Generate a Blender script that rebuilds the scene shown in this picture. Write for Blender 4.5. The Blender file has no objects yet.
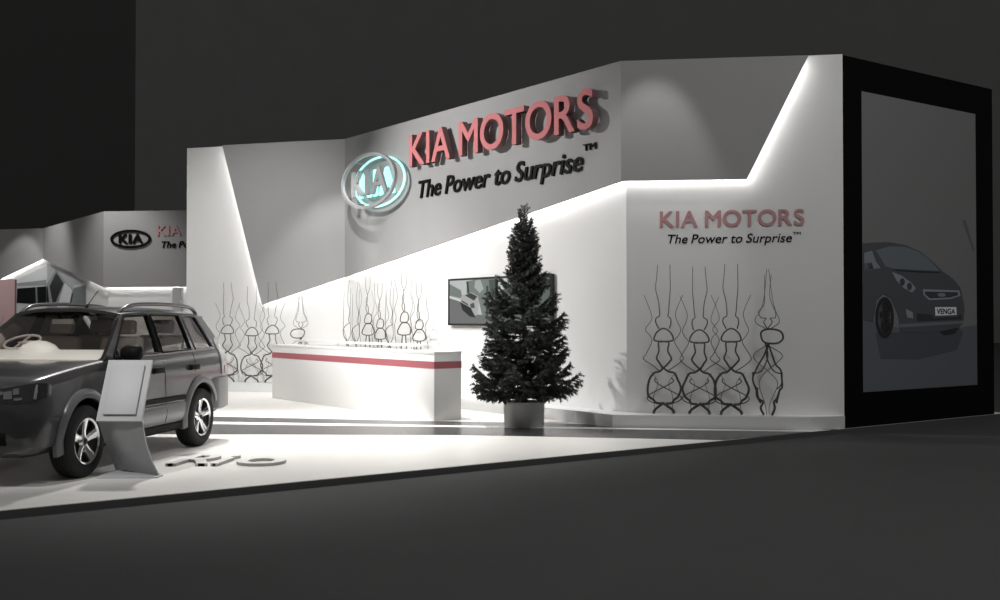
import bpy, bmesh, math, random
import numpy as np
from mathutils import Vector, Matrix
random.seed(7)
PI = math.pi
C = bpy.context.scene.collection
SC = bpy.context.scene

# ------------------------------------------------------------------ camera, world, lights, exposure
cam = bpy.data.cameras.new('camera')
cam.sensor_width = 36.0
cam.lens = 36.0 * 1085 / 1000
cam.clip_end = 400
cam_o = bpy.data.objects.new('camera', cam)
cam_o.location = (0, 0, 1.55)
cam_o.rotation_euler = (PI / 2 + math.atan(18 / 1085), 0, 0)
C.objects.link(cam_o)
SC.camera = cam_o

w = bpy.data.worlds.new('hall_air')
SC.world = w
w.use_nodes = True
w.node_tree.nodes['Background'].inputs[0].default_value = (1.0, 0.99, 0.97, 1)
w.node_tree.nodes['Background'].inputs[1].default_value = 0.15

SC.view_settings.view_transform = 'Standard'
SC.view_settings.look = 'None'
SC.view_settings.gamma = 1.0
SC.view_settings.use_curve_mapping = False
SC.view_settings.exposure = 0.0


def spot(loc, aim, power, angle, blend=0.5, radius=0.12, col=(1, 0.985, 0.972)):
    l = bpy.data.lights.new('stand_spotlight', 'SPOT')
    l.energy = power
    l.spot_size = math.radians(angle)
    l.spot_blend = blend
    l.shadow_soft_size = radius
    l.color = col
    o = bpy.data.objects.new('stand_spotlight', l)
    o.location = loc
    o.rotation_euler = (Vector(aim) - Vector(loc)).to_track_quat('-Z', 'Y').to_euler()
    C.objects.link(o)
    return o


# truss spots over the stand floor
spot((-4.6, 17.6, 8.2), (-3.9, 14.2, 0), 3000, 62, 0.8, 0.35)
spot((-2.2, 17.0, 8.2), (-1.2, 15.2, 0), 2600, 54, 0.9, 0.35)
spot((-4.0, 14.5, 8.0), (-3.4, 18.8, 0.3), 3100, 62, 0.8, 0.35)
spot((-5.0, 16.5, 8.0), (-5.4, 22.6, 2.0), 1500, 58, 0.9, 0.3)
# from the left, onto the middle wall and its letters
spot((-8.6, 17.6, 6.6), (-0.9, 18.7, 3.0), 3000, 58, 0.9, 0.12)
# from the front truss onto the parked car and the lectern
spot((-5.6, 5.6, 7.6), (-4.7, 11.5, 0.9), 2000, 30, 0.8, 0.15)
# washes on the fascia panels
spot((2.05, 14.25, 6.3), (2.15, 15.5, 3.6), 110, 44, 0.6, 0.05)
spot((-3.4, 20.6, 5.6), (-3.6, 22.4, 1.9), 300, 58, 0.6, 0.05)
# fill light added above the aisle to lift the carpet and right wall
l = bpy.data.lights.new('aisle_fill', 'AREA'); l.shape = 'DISK'; l.size = 3.0; l.energy = 720
aisle = bpy.data.objects.new('aisle_fill', l); aisle.location = (5.5, 6.5, 14.0)
C.objects.link(aisle)
# the neighbouring stand
spot((-14.5, 34.5, 8.0), (-13.5, 38.0, 2.0), 900, 75, 0.8, 0.3)
spot((-19.5, 40.5, 8.0), (-18.0, 43.0, 2.5), 800, 75, 0.8, 0.3)
spot((-19.6, 43.2, 6.4), (-20.0, 44.9, 3.2), 160, 50, 0.5, 0.06)
spot((-15.5, 25.5, 7.0), (-14.6, 30.0, 2.0), 900, 45, 0.8, 0.2)  # extra spot added to brighten the rose partition


# ------------------------------------------------------------------ materials
def lin(c):
    c /= 255.0
    return c / 12.92 if c <= 0.04045 else ((c + 0.055) / 1.055) ** 2.4


def mat(name, col, rough=0.6, metal=0.0, spec=0.5, coat=0.0, noise=0.0, scale=8.0, emit=None, estr=0.0, bump=0.0, bscale=60.0):
    m = bpy.data.materials.new(name)
    m.use_nodes = True
    nt = m.node_tree
    b = nt.nodes['Principled BSDF']
    b.inputs['Base Color'].default_value = (*col, 1)
    b.inputs['Roughness'].default_value = rough
    b.inputs['Metallic'].default_value = metal
    b.inputs['Specular IOR Level'].default_value = spec
    b.inputs['Coat Weight'].default_value = coat
    b.inputs['Coat Roughness'].default_value = 0.12
    if emit:
        b.inputs['Emission Color'].default_value = (*emit, 1)
        b.inputs['Emission Strength'].default_value = estr
    if noise or bump:
        tc = nt.nodes.new('ShaderNodeTexCoord')
        n = nt.nodes.new('ShaderNodeTexNoise')
        n.inputs['Scale'].default_value = scale
        n.inputs['Detail'].default_value = 5
        nt.links.new(tc.outputs['Object'], n.inputs['Vector'])
        if noise:
            r = nt.nodes.new('ShaderNodeMapRange')
            r.inputs['To Min'].default_value = 1 - noise
            r.inputs['To Max'].default_value = 1 + noise
            nt.links.new(n.outputs['Fac'], r.inputs['Value'])
            mx = nt.nodes.new('ShaderNodeVectorMath')
            mx.operation = 'SCALE'
            mx.inputs[0].default_value = col
            nt.links.new(r.outputs['Result'], mx.inputs['Scale'])
            nt.links.new(mx.outputs['Vector'], b.inputs['Base Color'])
        if bump:
            n2 = nt.nodes.new('ShaderNodeTexNoise')
            n2.inputs['Scale'].default_value = bscale
            n2.inputs['Detail'].default_value = 4
            nt.links.new(tc.outputs['Object'], n2.inputs['Vector'])
            bp = nt.nodes.new('ShaderNodeBump')
            bp.inputs['Strength'].default_value = bump
            bp.inputs['Distance'].default_value = 0.02
            nt.links.new(n2.outputs['Fac'], bp.inputs['Height'])
            nt.links.new(bp.outputs['Normal'], b.inputs['Normal'])
    return m


def glass(name, tint, refl=0.12):
    m = bpy.data.materials.new(name)
    m.use_nodes = True
    nt = m.node_tree
    nt.nodes.remove(nt.nodes['Principled BSDF'])
    out = nt.nodes['Material Output']
    t = nt.nodes.new('ShaderNodeBsdfTransparent')
    t.inputs[0].default_value = (*tint, 1)
    g = nt.nodes.new('ShaderNodeBsdfGlossy')
    g.inputs['Roughness'].default_value = 0.03
    fr = nt.nodes.new('ShaderNodeFresnel')
    fr.inputs['IOR'].default_value = 1.45
    mx = nt.nodes.new('ShaderNodeMixShader')
    nt.links.new(fr.outputs[0], mx.inputs[0])
    nt.links.new(t.outputs[0], mx.inputs[1])
    nt.links.new(g.outputs[0], mx.inputs[2])
    nt.links.new(mx.outputs[0], out.inputs['Surface'])
    return m


def grey(v, k=1.0):
    return (lin(v) * k,) * 3


M = {
    'hall_floor': mat('hall_carpet', (0.034, 0.034, 0.034), 0.85, noise=0.12, scale=1.2, bump=0.15, bscale=40),
    'hall_wall': mat('hall_plaster', (0.235, 0.236, 0.236), 0.95, noise=0.10, scale=0.5, bump=0.5, bscale=0.9),
    'hall_dark': mat('hall_curtain', (0.085, 0.085, 0.085), 0.95, noise=0.05, scale=0.5),
    'deck': mat('stand_floor', (0.78, 0.765, 0.725), 0.35, spec=0.3, noise=0.03, scale=3),
    'inlay': mat('dark_gloss_floor', (0.035, 0.035, 0.035), 0.25, spec=0.35, noise=0.08, scale=4),
    'line': mat('pale_inlay', (0.80, 0.79, 0.76), 0.3),
    'edge': mat('platform_edge', (0.07, 0.07, 0.07), 0.4),
    'wall': mat('white_wall', (0.78, 0.775, 0.765), 0.55, spec=0.3, noise=0.015, scale=2),
    'fascia': mat('grey_fascia', (0.34, 0.337, 0.335), 0.6, spec=0.25, noise=0.04, scale=1.5),
    'fascia_edge_shade': mat('fascia_edge_shade', (0.02, 0.02, 0.02), 0.6),  # shadow along the grey panel's edge, painted in as near-black
    'plinth': mat('plinth_white', (0.62, 0.62, 0.62), 0.5),
    'black': mat('black_panel', (0.004, 0.004, 0.004), 0.7, spec=0.05),
    'led': mat('led_white', (1, 1, 1), 0.5, emit=(1, 0.99, 0.97), estr=22),
    'led_cyan': mat('led_cyan', (0.3, 0.9, 0.85), 0.5, emit=(0.52, 0.95, 0.92), estr=1.15),
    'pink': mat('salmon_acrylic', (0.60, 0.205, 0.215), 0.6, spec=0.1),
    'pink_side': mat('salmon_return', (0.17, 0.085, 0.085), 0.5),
    'red_dim': mat('red_print', (0.50, 0.26, 0.27), 0.5),
    'ink': mat('black_letters', (0.004, 0.004, 0.004), 0.6, spec=0.08),
    'steel': mat('emblem_grey', (0.45, 0.44, 0.45), 0.35, metal=0.3),
    'counter': mat('counter_white', (0.74, 0.735, 0.725), 0.4),
    'stripe': mat('counter_red', (0.40, 0.12, 0.14), 0.4),
    'wire': mat('wire_olive', (0.055, 0.055, 0.045), 0.5),
    'wire_pale': mat('wire_pale_olive', (0.07, 0.07, 0.045), 0.5),
    'paint': mat('car_paint', (0.020, 0.020, 0.0215), 0.36, metal=0.2, coat=0.9),
    'clad': mat('car_cladding', (0.13, 0.13, 0.135), 0.32, metal=0.3, coat=0.2),
    'rubber': mat('tyre_rubber', (0.008, 0.008, 0.008), 0.8),
    'trim': mat('black_trim', (0.006, 0.006, 0.006), 0.55, spec=0.08),
    'chrome': mat('wheel_alloy', (0.78, 0.78, 0.78), 0.18, metal=1.0),
    'dark_metal': mat('dark_metal', (0.03, 0.03, 0.03), 0.4, metal=0.5),
    'cream': mat('cream_dash', (0.93, 0.91, 0.87), 0.5),
    'seat': mat('seat_fabric', (0.52, 0.45, 0.40), 0.85),
    'headliner': mat('headliner', (0.50, 0.45, 0.41), 0.85),
    'lens': mat('lamp_lens', (0.03, 0.03, 0.033), 0.08, coat=1.0),
    'reflector': mat('lamp_reflector', (0.40, 0.40, 0.41), 0.25, metal=0.8),
    'tail': mat('tail_lens', (0.33, 0.32, 0.33), 0.2, coat=0.6),
    'tail_red': mat('tail_lens_red', (0.28, 0.12, 0.13), 0.2, coat=0.6),
    'letter_side': mat('letter_return', (0.36, 0.35, 0.335), 0.6),
    'lectern': mat('lectern_metal', (0.30, 0.305, 0.315), 0.45, metal=0.2),
    'lectern_top': mat('lectern_panel', (0.42, 0.425, 0.435), 0.5),
    'needle': mat('spruce_needles', (0.046, 0.054, 0.042), 0.65, noise=0.35, scale=30),
    'bark': mat('spruce_bark', (0.06, 0.045, 0.035), 0.9),
    'pot': mat('pot_metal', (0.50, 0.50, 0.485), 0.5, metal=0.5, noise=0.12, scale=60, bump=0.3, bscale=90),
    'soil': mat('soil', (0.03, 0.025, 0.02), 0.95),
    'tv': mat('tv_bezel', (0.02, 0.02, 0.02), 0.35),
    'rose': mat('rose_panel', (0.46, 0.30, 0.31), 0.6),
    'glass': glass('clear_glass', (0.86, 0.85, 0.83)),
    'glass_dark': glass('tinted_glass', (0.62, 0.58, 0.56)),
}


# ------------------------------------------------------------------ mesh helpers
class MB:
    def __init__(self):
        self.v, self.f, self.mi = [], [], []

    def add(self, vs, fs, mi=0):
        b = len(self.v)
        self.v += [tuple(p) for p in vs]
        self.f += [tuple(b + i for i in f) for f in fs]
        self.mi += [mi] * len(fs)
        return self

    def box(self, x0, x1, y0, y1, z0, z1, mi=0, T=None):
        vs = [(x, y, z) for z in (z0, z1) for y in (y0, y1) for x in (x0, x1)]
        if T: vs = [T @ Vector(p) for p in vs]
        return self.add(vs, [(0, 2, 3, 1), (4, 5, 7, 6), (0, 1, 5, 4), (2, 6, 7, 3), (0, 4, 6, 2), (1, 3, 7, 5)], mi)

    def prism(self, pts, off, mi=0, side_mi=None):
        """polygon of 3D points extruded by vector off"""
        n = len(pts)
        off = Vector(off)
        vs = [Vector(p) for p in pts] + [Vector(p) + off for p in pts]
        self.add(vs, [tuple(range(n - 1, -1, -1)), tuple(range(n, 2 * n))], mi)
        b = len(self.v) - 2 * n
        s = mi if side_mi is None else side_mi
        for i in range(n):
            j = (i + 1) % n
            self.f.append((b + i, b + j, b + n + j, b + n + i)); self.mi.append(s)
        return self

    def tube(self, path, rad, n=8, mi=0, closed=False):
        P = [Vector(p) for p in path]
        if isinstance(rad, (int, float)): rad = [rad] * len(P)
        m = len(P)
        up = None
        b = len(self.v)
        for i in range(m):
            if closed: d = P[(i + 1) % m] - P[i - 1]
            else: d = P[min(i + 1, m - 1)] - P[max(i - 1, 0)]
            if d.length < 1e-9: d = Vector((0, 0, 1))
            d.normalize()
            if up is None:
                a = Vector((0, 0, 1)) if abs(d.z) < 0.9 else Vector((1, 0, 0))
                up = (a - d * a.dot(d)).normalized()
            else:
                up = up - d * up.dot(d)
                up = up.normalized() if up.length > 1e-6 else d.orthogonal().normalized()
            s = d.cross(up)
            for k in range(n):
                t = 2 * PI * k / n
                self.v.append(tuple(P[i] + (up * math.cos(t) + s * math.sin(t)) * rad[i]))
        for i in range(m if closed else m - 1):
            for k in range(n):
                a, c = b + i * n, b + ((i + 1) % m) * n
                self.f.append((a + k, a + (k + 1) % n, c + (k + 1) % n, c + k)); self.mi.append(mi)
        if not closed:
            self.f.append(tuple(b + k for k in range(n - 1, -1, -1))); self.mi.append(mi)
            self.f.append(tuple(b + (m - 1) * n + k for k in range(n))); self.mi.append(mi)
        return self

    def lathe(self, prof, n=32, axis='Z', T=None, mi=0, closed=False):
        b = len(self.v)
        for r, h in prof:
            for k in range(n):
                t = 2 * PI * k / n
                if axis == 'Z': p = Vector((r * math.cos(t), r * math.sin(t), h))
                else: p = Vector((r * math.cos(t), h, r * math.sin(t)))
                if T: p = T @ p
                self.v.append(tuple(p))
        m = len(prof)
        for i in range(m if closed else m - 1):
            for k in range(n):
                a, c = b + i * n, b + ((i + 1) % m) * n
                self.f.append((a + k, a + (k + 1) % n, c + (k + 1) % n, c + k)); self.mi.append(mi)
        return self

    def grid(self, rows, mi=0):
        """rows of equal length point lists"""
        b = len(self.v)
        n = len(rows[0])
        for r in rows: self.v += [tuple(p) for p in r]
        for i in range(len(rows) - 1):
            for k in range(n - 1):
                self.f.append((b + i * n + k, b + i * n + k + 1, b + (i + 1) * n + k + 1, b + (i + 1) * n + k)); self.mi.append(mi)
        return self

    def slab(self, rows, off):
        """a grid patch with thickness (off: vector)"""
        off = Vector(off)
        b = len(self.v)
        n, m = len(rows[0]), len(rows)
        self.grid(rows)
        self.grid([[Vector(p) + off for p in r] for r in rows])
        o = b + n * m
        rim = [k for k in range(n)] + [i * n + n - 1 for i in range(1, m)] + [(m - 1) * n + k for k in range(n - 2, -1, -1)] + [i * n for i in range(m - 2, 0, -1)]
        for i in range(len(rim)):
            a, c = rim[i], rim[(i + 1) % len(rim)]
            self.f.append((b + a, b + c, o + c, o + a)); self.mi.append(0)
        return self

    def build(self, name, mats, parent=None, smooth=None, loc=None, fix=True):
        me = bpy.data.meshes.new(name)
        me.from_pydata(self.v, [], self.f)
        if not isinstance(mats, (list, tuple)): mats = [mats]
        for m in mats: me.materials.append(M[m] if isinstance(m, str) else m)
        for p, i in zip(me.polygons, self.mi): p.material_index = i
        if fix:
            bm = bmesh.new(); bm.from_mesh(me)
            bmesh.ops.recalc_face_normals(bm, faces=bm.faces)
            bm.to_mesh(me); bm.free()
        if smooth is not None:
            me.shade_smooth()
            me.set_sharp_from_angle(angle=math.radians(smooth))
        o = bpy.data.objects.new(name, me)
        C.objects.link(o)
        if parent: o.parent = parent
        if loc: o.location = loc
        return o


def tag(o, label, cat, group=None):
    o['label'] = label
    o['category'] = cat
    if group: o['group'] = group
    return o


def struct(o):
    o['kind'] = 'structure'
    return o


def empty(name, loc=(0, 0, 0), rz=0.0):
    o = bpy.data.objects.new(name, None)
    o.empty_display_size = 0.2
    o.location = loc
    o.rotation_euler = (0, 0, rz)
    C.objects.link(o)
    return o


def bevel(o, wd, seg=2):
    bm = bmesh.new(); bm.from_mesh(o.data)
    bmesh.ops.bevel(bm, geom=list(bm.edges), offset=wd, segments=seg, affect='EDGES', profile=0.6)
    bm.to_mesh(o.data); bm.free()
    o.data.shade_smooth()
    o.data.set_sharp_from_angle(angle=math.radians(50))
    return o


def spline(pts, n=6, closed=False):
    P = [np.array(p, float) for p in pts]
    m = len(P)
    out = []
    for i in range(m if closed else m - 1):
        if closed: a, b, c, d = P[i - 1], P[i], P[(i + 1) % m], P[(i + 2) % m]
        else: a, b, c, d = P[max(i - 1, 0)], P[i], P[i + 1], P[min(i + 2, m - 1)]
        for k in range(n):
            t = k / n
            out.append(0.5 * ((2 * b) + (c - a) * t + (2 * a - 5 * b + 4 * c - d) * t * t + (3 * b - a - 3 * c + d) * t ** 3))
    if not closed: out.append(P[-1])
    return [tuple(float(q) for q in p) for p in out]


class Plane:
    """an upright plane: u runs along it, z up, n faces the visitors"""
    def __init__(self, p, d):
        self.p = Vector((p[0], p[1], 0))
        self.d = Vector((d[0], d[1], 0)).normalized()
        n = Vector((self.d.y, -self.d.x, 0))
        if n.dot(-self.p) < 0: n = -n
        self.n = n

    def at(self, u, z, off=0.0):
        return self.p + self.d * u + Vector((0, 0, z)) + self.n * off

    def mat(self, u, z, off=0.0, flip=False):
        """matrix whose X is the reading direction, Y is up, Z faces the visitors"""
        x = -self.d if flip else self.d
        m = Matrix((x, Vector((0, 0, 1)), self.n)).transposed().to_4x4()
        m.translation = self.at(u, z, off)
        return m


_glyph = {}


def text_mesh(s, extrude, bold=0.0, shear=0.0):
    k = (s, extrude, bold, shear)
    if k in _glyph: return _glyph[k]
    cu = bpy.data.curves.new('lettering', 'FONT')
    cu.body = s
    cu.extrude = extrude
    cu.offset = bold
    cu.shear = shear
    cu.resolution_u = 6
    ob = bpy.data.objects.new('lettering', cu)
    C.objects.link(ob)
    dg = bpy.context.evaluated_depsgraph_get()
    me = bpy.data.meshes.new_from_object(ob.evaluated_get(dg))
    bpy.data.objects.remove(ob)
    n = len(me.vertices)
    co = np.empty(n * 3); me.vertices.foreach_get('co', co); co = co.reshape(-1, 3)
    _glyph[k] = (me, co)
    return _glyph[k]


def put_glyph(name, s, mtx, x, wd, y, h, depth, mats, parent, bold=0.0, shear=0.0, ref='H'):
    """one glyph or word as a mesh: left edge x, width wd, baseline y, cap height h in the frame mtx; bold thickens the strokes"""
    me0, co = text_mesh(s, 0.05, 0.0, shear)
    _, rc = text_mesh(ref, 0.05, 0.0, 0.0)
    cap = rc[:, 1].max()
    b = bold * h
    faces0 = [tuple(p.vertices) for p in me0.polygons]
    c = co.copy()
    c[:, 0] = (c[:, 0] - co[:, 0].min()) / (co[:, 0].max() - co[:, 0].min()) * (wd - 2 * b) + x + b
    c[:, 1] = c[:, 1] / cap * (h - 2 * b) + y + b
    zz = c[:, 2]
    c[:, 2] = (zz - zz.min()) / max(zz.max() - zz.min(), 1e-6) * depth
    shifts = [(0, 0)] if bold <= 0 else [(-b, 0), (b, 0), (0, 0), (-b * 0.7, b * 0.7), (b * 0.7, b * 0.7), (-b * 0.7, -b * 0.7), (b * 0.7, -b * 0.7)]
    vs, fs = [], []
    for k, (sx, sy) in enumerate(shifts):
        o0 = len(vs)
        zk = 1.0 - 0.004 * k
        vs += [tuple(mtx @ Vector((p[0] + sx, p[1] + sy, p[2] * zk))) for p in c]
        fs += [tuple(i + o0 for i in f) for f in faces0]
    me = bpy.data.meshes.new(name)
    me.from_pydata(vs, [], fs)
    me.update()
    for m in mats: me.materials.append(M[m])
    zn = mtx.to_3x3() @ Vector((0, 0, 1))
    if len(mats) > 1:
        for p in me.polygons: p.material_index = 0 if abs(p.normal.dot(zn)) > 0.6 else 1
    o = bpy.data.objects.new(name, me)
    C.objects.link(o)
    if parent: o.parent = parent
    return o


def glyph_w(s, bold, shear=0.0, ref='H'):
    _, co = text_mesh(s, 0.05, 0.0, shear)
    _, rc = text_mesh(ref, 0.05, 0.0, 0.0)
    return 2 * bold + (co[:, 0].max() - co[:, 0].min()) / rc[:, 1].max()


def sign_line(parent, s, mtx, x0, x1, y, h, depth, mats, bold, shear=0.0, words=False, name='letter'):
    """letters (or words) set out between x0 and x1"""
    items = s.split(' ') if words else list(s)
    gap = 0.11
    ws = []
    for t in items:
        ws.append(0.46 if t == ' ' else glyph_w(t, bold, shear))
    if words: gap = 0.36
    tot = 0; pos = []
    for i, t in enumerate(items):
        pos.append(tot)
        tot += ws[i]
        if i < len(items) - 1:
            nx = items[i + 1]
            tot += 0.0 if (t == ' ' or nx == ' ') else gap
            if not words and (t + nx) in ('OT', 'TO'): tot -= 0.05
    k = (x1 - x0) / tot
    for i, t in enumerate(items):
        if t == ' ': continue
        put_glyph(name, t, mtx, x0 + pos[i] * k, ws[i] * k, y, h, depth, mats, parent, bold, shear)


# ------------------------------------------------------------------ stand geometry (metres)
P0, P1, P2, P3 = (4.81, 15.23), (1.75, 15.64), (-3.22, 22.48), (-6.81, 23.54)
U = Vector((0.8075, 0.5900, 0)); Vv = Vector((-0.5900, 0.8075, 0))
def sub(a, b): return (a[0] - b[0], a[1] - b[1])
RP = Plane(P1, sub(P0, P1)); VP = Plane(P1, sub(P2, P1)); LP = Plane(P2, sub(P3, P2))
WO = 0.16
_q = RP.at(0, 0, -WO)          # the wall behind runs from here to the black wall's corner
RP = Plane(P1, (4.828 - _q.x, 15.238 - _q.y))
P0 = tuple(RP.at(3.085, 0))[:2]
BP = Plane((4.83, 15.24), (U.x, U.y))
H = 5.27


def offset_poly(pts, d):
    """offset an open plan polyline away from the visitors by d"""
    out = []
    ns = []
    for i in range(len(pts) - 1):
        pl = Plane(pts[i], sub(pts[i + 1], pts[i])); ns.append(pl.n)
    for i in range(len(pts)):
        if i == 0: n = ns[0]
        elif i == len(pts) - 1: n = ns[-1]
        else:
            n = (ns[i - 1] + ns[i]); n = n / n.dot(ns[i])
        out.append((pts[i][0] - n.x * d, pts[i][1] - n.y * d))
    return out


# ------------------------------------------------------------------ hall
mb = MB(); mb.box(-90, 90, -20, 90, -0.165, -0.065); struct(mb.build('floor', 'hall_floor'))
mb = MB(); mb.box(-23.6, 95, 70, 71, -0.1, 34); struct(mb.build('wall_back', 'hall_wall'))
mb = MB(); mb.box(-95, -23.6, 70, 71, -0.1, 34); struct(mb.build('wall_left', 'hall_dark'))

# ------------------------------------------------------------------ platform
E0 = Vector((4.84, 15.249, 0))
a = E0 - U * 22; b = E0 + U * 4.25
mb = MB()
mb.prism([a, b, b + Vv * 0.7, E0 + Vv * 0.7 + U * 0.6, E0 + Vv * 40 + U * 0.6, a + Vv * 40][::1], (0, 0, -0.0645))
struct(mb.build('platform', 'deck'))
mb = MB()
mb.box(0, (b - a).length, -0.02, 0.0, -0.0648, -0.004, 0)
tr = mb.build('trim_1', 'edge'); tr.location = a; tr.rotation_euler = (0, 0, math.atan2(U.y, U.x)); struct(tr)


def inlay(name, pts, m, h):
    mb = MB(); mb.prism([(x, y, 0.0002) for x, y in pts], (0, 0, h)); return struct(mb.build(name, m))


def on_edge(x, y):  # clip a line end to the front edge
    return (x, y)


# dark gloss bands with a pale line between, running from behind the car to the front edge
A0, A1 = Vector((-12.0, 18.63)), Vector((4.7, 15.42))
Bq0, Bq1 = Vector((-12.0, 17.38)), Vector((4.62, 14.93))
Cq0, Cq1 = Vector((-12.0, 16.85)), Vector((4.42, 14.86))
D0, D1 = Vector((-12.0, 14.72)), Vector((3.20, 13.97))
inlay('floor_band_1', [A0, Bq0, (3.9, 15.0), (4.60, 15.06), (4.7, 15.13)], 'inlay', 0.003)
inlay('floor_line_1', [Bq0 - Vector((0, .002)), Cq0, (4.24, 14.80), (4.58, 15.055), (3.9, 14.998)], 'line', 0.003)
inlay('floor_band_2', [Cq0 - Vector((0, .002)), D0, (-0.5, 14.40), (2.85, 13.80), (4.235, 14.79)], 'inlay', 0.003)

# ------------------------------------------------------------------ main stand walls
Wp = offset_poly([P0, P1, P2, P3], WO)
Wp[0] = (4.828, 15.238)
Wp[3] = tuple(LP.at(3.84, 0, -WO))[:2]
Wb = offset_poly([P0, P1, P2, P3], WO + 0.2)


def wall_seg(name, i, h=H):
    mb = MB()
    q = [Wp[i], Wp[i + 1], Wb[i + 1], Wb[i]]
    if i == 0: q = q[:3] + [(4.83, 15.50)]
    mb.prism([(x, y, 0.0) for x, y in q], (0, 0, h))
    return struct(mb.build(name, 'wall'))


wall_seg('wall_right', 0); wall_seg('wall_middle', 1); wall_seg('wall_stand_left', 2)

# fascia: three joined grey panels standing off the wall, lit from behind along their edges
fz = empty('fascia_panel', (P1[0], P1[1], 3.53))
tag(fz, 'large grey angular fascia folded along the main stand wall above the counter, its edges glowing', 'fascia')


def to_local(o, root):
    o.parent = root
    o.matrix_parent_inverse = Matrix.Translation(root.location).inverted() if root.rotation_euler.z == 0 else (Matrix.Translation(root.location) @ Matrix.Rotation(root.rotation_euler.z, 4, 'Z')).inverted()
    return o


def panel(pl, poly, root, th=0.035, name='panel'):
    mb = MB()
    mb.prism([pl.at(u, z) for u, z in poly], -pl.n * th, 0, 1)
    return to_local(mb.build(name, ['fascia', 'fascia_edge_shade']), root)


panel(RP, [(0, H), (0, 3.53), (1.775, 3.518), (2.625, 5.238)], fz)
panel(VP, [(0, H), (0, 3.53), (8.455, 2.40), (8.455, H)], fz)
panel(LP, [(0, H), (0, 2.40), (1.91, 1.83), (2.88, H)], fz)


def led(pl, u0, z0, u1, z1, root, inset, off=-0.075):
    """a slim strip on the back of the panel, along an edge; inset pushes it in from that edge"""
    a, b = pl.at(u0, z0, off), pl.at(u1, z1, off)
    d = (b - a).normalized()
    a = a + Vector(inset); b = b + Vector(inset)
    mb = MB(); mb.tube([a, b], 0.012, 6)
    return to_local(mb.build('led_strip', 'led'), root)


led(RP, 0.02, 3.53, 1.80, 3.53, fz, (0, 0, 0.05))
led(RP, 1.775, 3.54, 2.605, 5.19, fz, RP.d * -0.055)
led(VP, 0.03, 3.53, 8.40, 2.41, fz, (0, 0, 0.05))
led(LP, 0.05, 2.39, 1.88, 1.845, fz, (0, 0, 0.05))
led(LP, 1.91, 1.88, 2.86, 5.22, fz, LP.d * -0.055)

# plinth running along the foot of the walls
q1 = [Wp[0], Wp[1], Wp[2], Wp[3]]
fo = offset_poly([P0, P1, P2, P3], -0.27)
fo[0] = (4.29, 14.99)
mb = MB()
end = (4.835, 15.235)
for i in range(3):
    ring = [fo[i], fo[i + 1], q1[i + 1], q1[i]]
    if i == 0: ring = [fo[0], fo[1], q1[1], (4.82, 15.30), end]
    mb.prism([(x, y, 0.001) for x, y in ring], (0, 0, 0.178))
struct(mb.build('trim_2', 'plinth'))

# ------------------------------------------------------------------ black end wall with its poster
mb = MB()
mb.prism([BP.at(0, 0.001), BP.at(3.9, 0.001), BP.at(3.9, 0.001, -0.45), BP.at(0.0, 0.001, -0.45)], (0, 0, 5.259))
bwall = struct(mb.build('wall_end', 'black'))

PK = 2.0


def art(pl, pts, off, col, root, name):
    mb = MB()
    mb.prism([pl.at(u, z, off) for u, z in pts], pl.n * 0.001)
    key = 'print_%d_%d_%d' % tuple(col)
    if key not in M:
        M[key] = mat(key, tuple(lin(c) * art.k for c in col), 0.6, spec=0.2)
    return to_local(mb.build(name, M[key]), root)


def ell(cu, cz, ru, rz, n=28):
    return [(cu + ru * math.cos(2 * PI * k / n), cz + rz * math.sin(2 * PI * k / n)) for k in range(n)]


art.k = 5.4
pr = empty('wall_poster', tuple(BP.at(1.9, 0.5)), 0)
tag(pr, 'tall grey poster of a dark hatchback car, on the black end wall', 'poster')
art(BP, [(0.43, 0.49), (3.40, 0.49), (3.40, 4.80), (0.43, 4.80)], 0.002, (57, 57, 57), pr, 'sheet')
art(BP, [(0.434, 1.52), (0.7, 1.495), (1.308, 1.40), (2.885, 1.40), (3.398, 1.44), (3.398, 0.492), (0.434, 0.492)], 0.004, (44, 46, 49), pr, 'printed_floor')
art(BP, [(0.724, 1.338), (1.335, 1.34), (2.885, 1.395), (3.006, 1.32), (2.82, 1.051), (1.8, .93), (0.851, 0.96)], 0.0055, (34, 36, 39), pr, 'printed_shadow')
art(BP, [(2.998, 3.089), (3.09, 3.094), (3.351, 2.625), (3.301, 2.623)], 0.004, (44, 46, 48), pr, 'printed_streak')
art(BP, [(2.349, 1.342), (2.885, 1.405), (2.763, 1.305), (2.465, 1.284)], 0.007, (18, 18, 19), pr, 'printed_tyre')
art(BP, [(0.436, 2.617), (0.711, 2.641), (1.079, 2.659), (1.458, 2.636), (1.846, 2.553), (2.13, 2.432), (2.448, 2.265), (2.714, 2.164), (2.924, 2.032), (2.995, 1.864), (3.042, 1.694), (3.008, 1.49), (2.885, 1.405), (2.349, 1.342), (1.832, 1.329), (1.335, 1.349), (1.283, 1.589), (1.098, 1.843), (0.913, 1.904), (0.755, 1.808), (0.674, 1.495), (0.436, 1.526)], 0.008, (35, 37, 39), pr, 'printed_car_body')
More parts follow.
